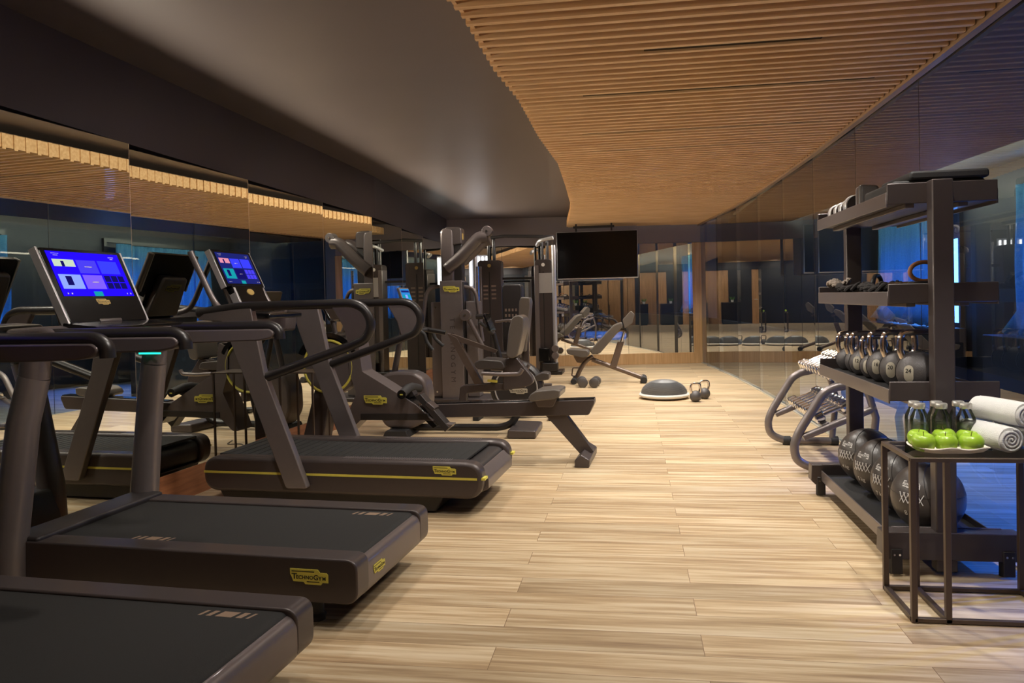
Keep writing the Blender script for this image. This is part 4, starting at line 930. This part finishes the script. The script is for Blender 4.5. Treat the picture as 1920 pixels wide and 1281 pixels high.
# wall balls with wrapped markings
def wallball(label, loc, rz, r, kg):
    b_ = thing('medicine_ball', label, 'medicine ball', loc, rz, 'medicine balls on the bottom tray')
    MB().sphere((0, 0, r), r, n=40, h=26).build('ball', 'leather_dark', b_)
    sm = MB(); 
    for k in range(3):
        ax = [Vector((0, 0, 1)), Vector((.94, .1, .34)).normalized(), Vector((-.3, .94, .2)).normalized()][k]
        u = ax.orthogonal().normalized(); v_ = ax.cross(u)
        off = [(.18), (.42), (.42)][k]*r; rr = math.sqrt(r*r-off*off)*1.0015
        sm.tube([Vector((0, 0, r))+ax*off+u*rr*math.cos(a*PI/24)+v_*rr*math.sin(a*PI/24) for a in range(48)], .0016, 6, closed=True, up=ax)
    sm.build('seam', 'black_metal', b_)
    def wrap(u, v_, rr): al, be_ = u/r, v_/r; return Vector((rr*math.sin(al)*math.cos(be_), -rr*math.cos(al)*math.cos(be_), r+rr*math.sin(be_)))
    lc = MB()
    for i in range(5):
        u0 = -.055+i*.026
        for a, b2 in (((u0, -.005), (u0+.026, .042)), ((u0+.026, -.005), (u0, .042))):
            lc.tube([wrap(.85*a[0]+.85*0+(b2[0]-a[0])*t_/3, a[1]+(b2[1]-a[1])*t_/3, r+.0015) for t_ in range(4)], .0022, 6)
    lc.build('lacing', 'white_print', b_)
    tmp = MB(); tmp.use('white_print')
    S_ = Matrix.Scale(.085, 4); 
    text_mb(tmp, 'TECHNOGYM', .0155, Matrix.Translation((0, 0, .082)), 'white_print', 0, 1.0, bold=.0005)
    for (a, b2, c_, d_) in ((-.045, .02, .094, .099), (-.02, .045, .066, .071), (-.048, -.043, .078, .099), (.043, .048, .066, .090), (-.045, -.01, .069, .0735), (.01, .045, .0915, .0955)):
        tmp.add([(a, 0, c_), (b2, 0, c_), (b2, 0, d_), (a, 0, d_)], [(0, 1, 2, 3)])
    text_mb(tmp, kg, .034, Matrix.Translation((.0, 0, -.055)), 'white_print', 0, 1, bold=.0004)
    mk = MB(); mk.use('white_print')
    for p in tmp.v: mk.v.append(wrap(p.x, p.z, r+.0012))
    for f_ in tmp.f: mk.f.append(list(f_)); mk.m.append(0)
    mk.build('marking', None, b_, smooth=False)
for k, (y, lb, kg) in enumerate(((3.972, 'medicine ball nearest the camera on the bottom tray, behind the side table legs', '8 kg'), (4.298, 'second medicine ball from the front on the bottom tray', '7 kg'),
                             (4.624, 'third medicine ball from the front on the bottom tray', '5 kg'), (4.950, 'farthest medicine ball on the bottom tray, near the rear post', '4 kg'))):
    wallball(lb, (1.385, y, .136), -1.15 if k else -.85, .163, kg)
# top tray: ankle weights, pad, mats
for i, y in enumerate((5.03, 4.90, 4.79, 4.66)):
    r = .052+.006*(i > 2)
    a = thing('ankle_weight', ['rolled grey ankle weight at the far end of the top tray', 'rolled grey ankle weight, second from the far end of the top tray', 'rolled grey ankle weight, third from the far end of the top tray', 'larger rolled ankle weight beside the black pad on the top tray'][i], 'ankle weight', (1.26, y, 1.716), .1, 'ankle weights on the top tray')
    MB().lathe([(r*.45, -.03), (r, -.034), (r*1.04, 0), (r, .034), (r*.45, .03)], (0, 0, r*1.04), 26, ax=(0, 1, 0)).build('cuff', 'leather_dark', a)
    MB().lathe([(r*1.03, -.018), (r*1.09, -.014), (r*1.09, .014), (r*1.03, .018)], (0, 0, r*1.04), 26, ax=(0, 1, 0)).build('strap', 'silver', a)
a = thing('kick_pad', 'black padded strike shield leaning upright on the top tray', 'strike pad', (1.27, 4.42, 1.716), 0)
Mk = Matrix.Translation((0, 0, .0)) @ Matrix.Rotation(-.22, 4, 'X')
MB().prism(rprof([(-.06, .01), (.045, .01), (.052, .145), (-.05, .155)], .025), -.03, .03, 'y', Mk).build('pad', 'leather_dark', a, bevel=.014, seg=3)
MB().prism(rprof([(-.064, .005), (.05, .005), (.056, .15), (-.054, .16)], .025), .022, .034, 'y', Mk).build('piping', 'grey_metal', a, bevel=.004)
hw = MB().use('smoked_chrome')
a = thing('resistance_tube', 'chrome ended exercise tubes lying behind the strike pad on the top tray', 'exercise tube', (1.27, 4.56, 1.716), .2)
MB().tube(fillet([(-.05, -.06, .012), (.05, -.03, .03), (.12, .05, .012), (.03, .09, .02), (-.06, .05, .012)], .05), .010, 10).build('tube', 'rubber', a)
MB().cyl((-.05, -.07, .012), (-.05, .02, .03), .014).build('grip', 'smoked_chrome', a)
for i, (x, y, sx_, sy__, z, lb) in enumerate(((1.40, 4.05, .40, .44, 1.716, 'black exercise mat lying flat on the top tray near the front post, lower one'), (1.44, 4.02, .34, .42, 1.80, 'folded black mat lying on top of the other mat on the top tray'))):
    o = MB().prism(rprof([(-sx_/2, 0), (sx_/2, 0), (sx_/2, .04), (-sx_/2, .04 if i else .084), ][:2]+[(sx_/2, .04 if i else .084), (-sx_/2, .04 if i else .084)], .018), -sy__/2, sy__/2).build('exercise_mat', 'rubber', bevel=.01)
    o.location = (x, y, z); tag(o, lb, 'mat', 'mats on the top tray')
# middle tray: ropes and bands
def coil(label, c, m_, seed, n=3, r=.011, R0=.11, group='ropes on the middle tray', nm='battle_rope'):
    random.seed(seed); pts = []
    for i in range(n*14+1):
        a = 2*PI*i/14; rr = R0*(.75+.25*math.sin(i*.37+seed)); pts.append((c[0]+rr*.8*math.cos(a), c[1]+rr*1.5*math.sin(a), c[2]+r+.006*i/14+.012*(1+math.sin(i*1.3+seed))))
    fp = []
    tw_ = MB()
    for s in range(2):
        q = []
        for i in range(len(pts)-1):
            for k in range(4):
                t_ = k/4; p = Vector(pts[i]).lerp(Vector(pts[i+1]), t_); ph = (i*4+k)*.9+s*PI
                d = (Vector(pts[i+1])-Vector(pts[i])).normalized(); u = d.cross(Vector((0, 0, 1))).normalized(); q.append(p+u*math.cos(ph)*r*.5+Vector((0, 0, 1))*math.sin(ph)*r*.5)
        tw_.tube(q, r*.62, 7)
    return tag(tw_.build(nm, m_), label, 'rope', group)
coil('dark braided rope coiled on the middle tray, near the rear end', (1.30, 4.82, 1.263), 'rope', 3, 5, .018)
coil('dark braided rope coiled on the middle tray nearer the front', (1.31, 4.40, 1.263), 'rope', 8, 5, .017)
coil('pale braided rope lying on the dark rope at the rear of the middle tray', (1.25, 5.0, 1.31), 'rope_pale', 5, 3, .014, .07)
tag(MB().tube([(1.36+.05*math.cos(a*PI/16), 4.62+.09*math.cos(a*PI/16), 1.325+.055*math.sin(a*PI/16)) for a in range(0, 33)], .012, 10).build('rubber_band', 'rubber'), 'dark rubber loop band standing on the coiled ropes', 'exercise band')
o = MB().box(1.27, 1.45, 3.86, 4.16, 1.262, 1.335).build('storage_box', 'black_gloss', bevel=.006); tag(o, 'low glossy black box on the middle tray beside the front post', 'box')
hp = thing('gym_ring', 'tan wooden gym ring leaning on the black box on the middle tray', 'gym ring', (1.40, 4.02, 1.337), .25)
MB().tube([(.075*math.cos(a*PI/16), .0, .046+.046*math.sin(a*PI/16)) for a in range(32)], .0105, 10, closed=True, up=(0, 1, 0)).build('ring', 'band_tan', hp)

# dumbbell rack: bent tube side frames, two sloping tiers of chrome dumbbells
dr = thing('dumbbell_rack', 'two tier dumbbell rack with bent grey tube side frames by the glass wall', 'dumbbell rack', (0, 5.78, 0), 0)
fr_pts = [(1590, 722), (1562, 727), (1543, 738), (1525, 767), (1498, 810), (1488, 837), (1493, 862), (1512, 879), (1535, 884)]
base_ = lps(dr, fr_pts, 0)
DX = 0.0
for yy in (0, 1.08):
    pth = [(x, yy, z) for x, z in base_]; pth[-1] = (pth[-1][0], yy, .035); pth[-2] = (pth[-2][0], yy, .055)
    pth = [(pth[0][0]+.10, yy, pth[0][2]+.04)]+pth+[(1.66, yy, .035)]
    MB().tube(fillet(pth, .06, 4), .031, 16, up=(0, 1, 0)).build('side_frame', 'grey_metal', dr)
    lo = lps(dr, [(1506, 820), (1590, 786)], 0)
    k_ = (lo[1][1]-lo[0][1])/(lo[1][0]-lo[0][0])
    MB().tube([(lo[0][0], yy, lo[0][1]), (1.68, yy, lo[0][1]+(1.68-lo[0][0])*k_)], .026, 14).build('tier_arm', 'grey_metal', dr)
    for x in (1.275, 1.66): MB().cyl((x-.03, yy, .037), (x+.03, yy, .037), .038, 18).build('foot_collar', 'rubber', dr)
    up_ = base_[0]
    MB().tube([(1.64, yy, .035), (1.68, yy, .4), (1.60, yy, up_[1]+.05)], .026, 12).build('rear_upright', 'grey_metal', dr)
sl = math.atan(k_)
def tier_z(x, which): return (lo[0][1]+(x-lo[0][0])*k_+.03) if which == 0 else (base_[1][1]+(x-base_[1][0])*k_+.035)
xs_t = ((1.30, 1.56), (1.40, 1.62))
for wq in (0, 1):
    for x in (1.34, 1.50) if wq == 0 else (1.44, 1.58):
        z = tier_z(x, wq); MB().cbox((x, .54, z), .05, 1.10, .012, (0, -sl, 0)).build('tier_rail', 'grey_metal', dr, bevel=.003)
def chrome_dumbbell(label, x, y, z, rh, grp):
    d = thing('chrome_dumbbell', label, 'dumbbell', (x, y, z), 0, grp); d.rotation_euler = (0, -sl, 0)
    for s in (-1, 1): MB().lathe([(0, -.035), (rh*.8, -.035), (rh, -.027), (rh, .027), (rh*.8, .035), (0, .035)], (s*.10, 0, rh+.001), 22, ax=(1, 0, 0)).build('weight_head', 'chrome', d)
    MB().cyl((-.07, 0, rh), (.07, 0, rh), .014, 12).build('handle', 'chrome', d)
    return d
ords = ['nearest', 'second', 'third', 'fourth', 'fifth', 'sixth', 'seventh', 'eighth', 'ninth', 'farthest']
for wq in (0, 1):
    for i in range(10):
        rh = .046-.0012*i; x = 1.42 if wq == 0 else 1.51; y = 5.78+.06+i*.104
        chrome_dumbbell('chrome dumbbell, %s from the camera on the %s tier of the dumbbell rack' % (ords[i], 'lower' if wq == 0 else 'upper'), x, y, tier_z(x, wq)+.008, rh, 'chrome dumbbells on the %s tier' % ('lower' if wq == 0 else 'upper'))

# side table with glass top
st = thing('side_table', 'dark bronze metal frame side table with glass top in the right foreground', 'side table', (0, 0, 0))
TZ = .645; ya, yb = 3.205, 3.545; w_ = .011
for i, x in enumerate((1.062, 1.186, 1.60, 1.72)):
    for y in (ya, yb): MB().box(x-w_, x+w_, y-w_, y+w_, .0, TZ-.012).build('leg', 'table_metal', st, bevel=.0015)
    MB().box(x-w_, x+w_, ya, yb, .004, .022).build('floor_bar', 'table_metal', st, bevel=.0015)
for y in (ya, yb): MB().box(1.062, 1.72, y-w_, y+w_, .004, .020).build('floor_bar', 'table_metal', st, bevel=.0015)
for y in (ya, yb): MB().box(1.053, 1.729, y-w_, y+w_, TZ-.016, TZ).build('top_bar', 'table_metal', st, bevel=.0015)
for x in (1.062, 1.72): MB().box(x-w_, x+w_, ya, yb, TZ-.016, TZ).build('top_bar', 'table_metal', st, bevel=.0015)
MB().box(1.072, 1.71, ya+.01, yb-.01, TZ-.008, TZ).build('glass_top', 'clear_glass', st, smooth=False)
# tray with apples
ty = thing('serving_tray', 'pale wavy edged ceramic tray holding green apples on the side table', 'tray', (1.236, 3.335, TZ), .02)
vs = []; n = 44; prf = [(0, .004), (.7, .004), (.86, .010), (1.0, .026), (.98, .030), (.84, .014), (.68, .008), (0, .008)]
tr = MB()
for (s_, z) in prf:
    for k in range(n):
        a = 2*PI*k/n; ex = .142; ey = .095; c, s = math.cos(a), math.sin(a)
        sq = (abs(c)**4+abs(s)**4)**(-.25); wv = 1+.02*math.sin(a*9)*(s_ > .9)
        vs.append((ex*s_*c*sq*wv, ey*s_*s*sq*wv, z+(.003*math.sin(a*7+1) if s_ > .9 else 0)))
fs = [(i*n+k, i*n+(k+1) % n, (i+1)*n+(k+1) % n, (i+1)*n+k) for i in range(len(prf)-1) for k in range(n)]
tr.add(vs, fs); tr.build('dish', 'tray', ty, ang=60)
def apple(label, x, y, z, r, rz, tilt=0):
    a = thing('apple', label, 'apple', (x, y, z), rz, 'green apples on the tray'); a.rotation_euler = (tilt, 0, rz)
    pr = []
    for i in range(21):
        t_ = PI*i/20; rr = r*(.18+.88*math.sin(t_)**.8*(1-.06*math.cos(t_)))*(1 if i not in (0, 20) else 0)
        zz = -r*.86*math.cos(t_)
        if i < 3: zz += r*.16*(3-i)/3
        if i > 17: zz -= r*.26*(i-17)/3
        pr.append((rr if i not in (0, 20) else 0, zz+r*.84))
    MB().lathe(pr, n=26).build('flesh', 'apple', a, ang=80)
    MB().tube([(0, 0, r*1.42), (.001, 0, r*1.6), (.004, .002, r*1.9)], .0014, 6).build('stem', 'apple_stem', a)
AP = [(1.165, 3.395, 'green apple at the back left of the tray, with upright stem'), (1.268, 3.40, 'green apple in the middle of the back row on the tray'), (1.365, 3.395, 'green apple at the back right of the tray beside the towels'),
      (1.195, 3.298, 'green apple at the front left of the tray'), (1.285, 3.293, 'green apple in the middle of the front row on the tray'), (1.378, 3.290, 'green apple at the front right corner of the tray')]
for i, (x, y, lb) in enumerate(AP): x = aty((1722, 1772, 1812, 1730, 1774, 1822)[i], 812, y).x; apple(lb, x, y, TZ+.009, .0405+.002*(i % 2), i*1.1, (.05, -.1, .2, -.12, .05, .1)[i])
# six small bottles
def bottle(label, x, y):
    b_ = thing('glass_bottle', label, 'bottle', (x, y, TZ), 0, 'small glass bottles on the side table')
    MB().lathe([(0, .004), (.033, .0), (.037, .006), (.037, .108), (.035, .120), (.021, .150), (.0195, .160)], n=28).build('glass', 'clear_glass', b_)
    MB().lathe([(0, .006), (.033, .006), (.034, .095), (0, .097)], n=24).build('drink', 'water', b_)
    MB().lathe([(.0225, .156), (.0235, .160), (.0235, .174), (.0215, .178), (0, .178)], n=24).build('cap', 'bottle_cap', b_)
for i, (x, y) in enumerate(((1.172, 3.455), (1.252, 3.455), (1.335, 3.455), (1.160, 3.52), (1.247, 3.52), (1.336, 3.52))):
    x = aty((1724, 1765, 1811, 1714, 1756, 1797)[i], 790, y).x
    bottle(['left', 'middle', 'right'][i % 3]+' small capped glass bottle in the '+('front' if i < 3 else 'back')+' row behind the apples', x, y)
# rolled towels
def towel(label, loc, rz, r, L):
    t_ = thing('rolled_towel', label, 'towel', loc, rz, 'rolled white towels on the side table')
    mb = MB(); pts = []; turns = 3.2; n = 90; th = r/turns*.46
    prof = []
    for i in range(n+1):
        a = turns*2*PI*i/n; rr = r*(.16+.84*i/n)-th*.5; prof.append((rr*math.cos(a), rr*math.sin(a)*.93, rr, a))
    inner = [((rr-th)*math.cos(a), (rr-th)*math.sin(a)*.93) for _, _, rr, a in prof]; outer = [((rr+th*.4)*math.cos(a), (rr+th*.4)*math.sin(a)*.93) for _, _, rr, a in prof]
    K = 8; vs = []
    for j in range(K+1):
        v_ = -L/2+L*j/K; bulge = 1-.05*(abs(j-K/2)/(K/2))**3
        for p in outer: vs.append((p[0]*bulge, v_, p[1]*bulge+r*.93))
        for p in inner: vs.append((p[0]*bulge, v_, p[1]*bulge+r*.93))
    m_ = n+1; S_ = 2*m_; fs = []
    for j in range(K):
        for i in range(n):
            a = j*S_+i; fs.append((a, a+1, a+S_+1, a+S_)); b2 = j*S_+m_+i; fs.append((b2, b2+S_, b2+S_+1, b2+1))
        fs.append((j*S_+n, j*S_+m_+n, (j+1)*S_+m_+n, (j+1)*S_+n))
    for j in (0, K):
        for i in range(n): fs.append((j*S_+i, j*S_+i+1, j*S_+m_+i+1, j*S_+m_+i))
    mb.add(vs, fs); mb.build('roll', 'towel', t_, ang=120)
    MB().lathe([(0, -L*.46), (r*.84, -L*.46), (r*.84, L*.46), (0, L*.46)], (0, 0, r*.93), 24, Matrix.Identity(4), ax=(0, 1, 0)).build('roll_core', 'towel', t_)
towel('lower left rolled white towel beside the apple tray', (1.412, 3.40, TZ+.002), .27, .058, .27)
towel('lower right rolled white towel at the photo edge', (1.56, 3.42, TZ+.002), .27, .058, .26)
towel('upper rolled white towel resting on the other towels', (1.475, 3.42, TZ+.098), .30, .056, .27)

# ---------------------------------------------------------------- things behind the camera that the mirrors show
cb = thing('cabinet', 'low black cabinet with cups and plants, seen in the far mirror', 'cabinet', (-.55, -3.9, 0))
MB().box(-.5, .5, -.25, .25, .06, .92).build('body', 'black_plastic', cb, bevel=.006)
MB().box(-.46, .46, -.2, .2, 0, .06).build('plinth', 'ink', cb)
for s in (-1, 1): MB().box(s*.25-.235, s*.25+.235, .25, .268, .08, .90).build('door', 'black_metal', cb, bevel=.003)
for i, x in enumerate((-.35, .05)):
    p_ = thing('potted_plant', ['small green plant in a white cup at one end of the black cabinet', 'small green plant in a white cup mid way along the black cabinet'][i], 'plant', (-.55+x, -3.85, .92), 0, 'small plants on the cabinet')
    MB().lathe([(0, 0), (.05, 0), (.06, .1), (.052, .1), (.045, .01)], n=18).build('cup', 'paper_white', p_)
    lf = MB()
    for k in range(14):
        a = k*2.4; lf.prism([(0, .08), (.02, .16), (0, .26), (-.02, .16)], -.002, .002, 'y', Matrix.Rotation(a, 4, 'Z') @ Matrix.Rotation(.45, 4, 'Y'))
    lf.build('leaves', 'green_leaf', p_)
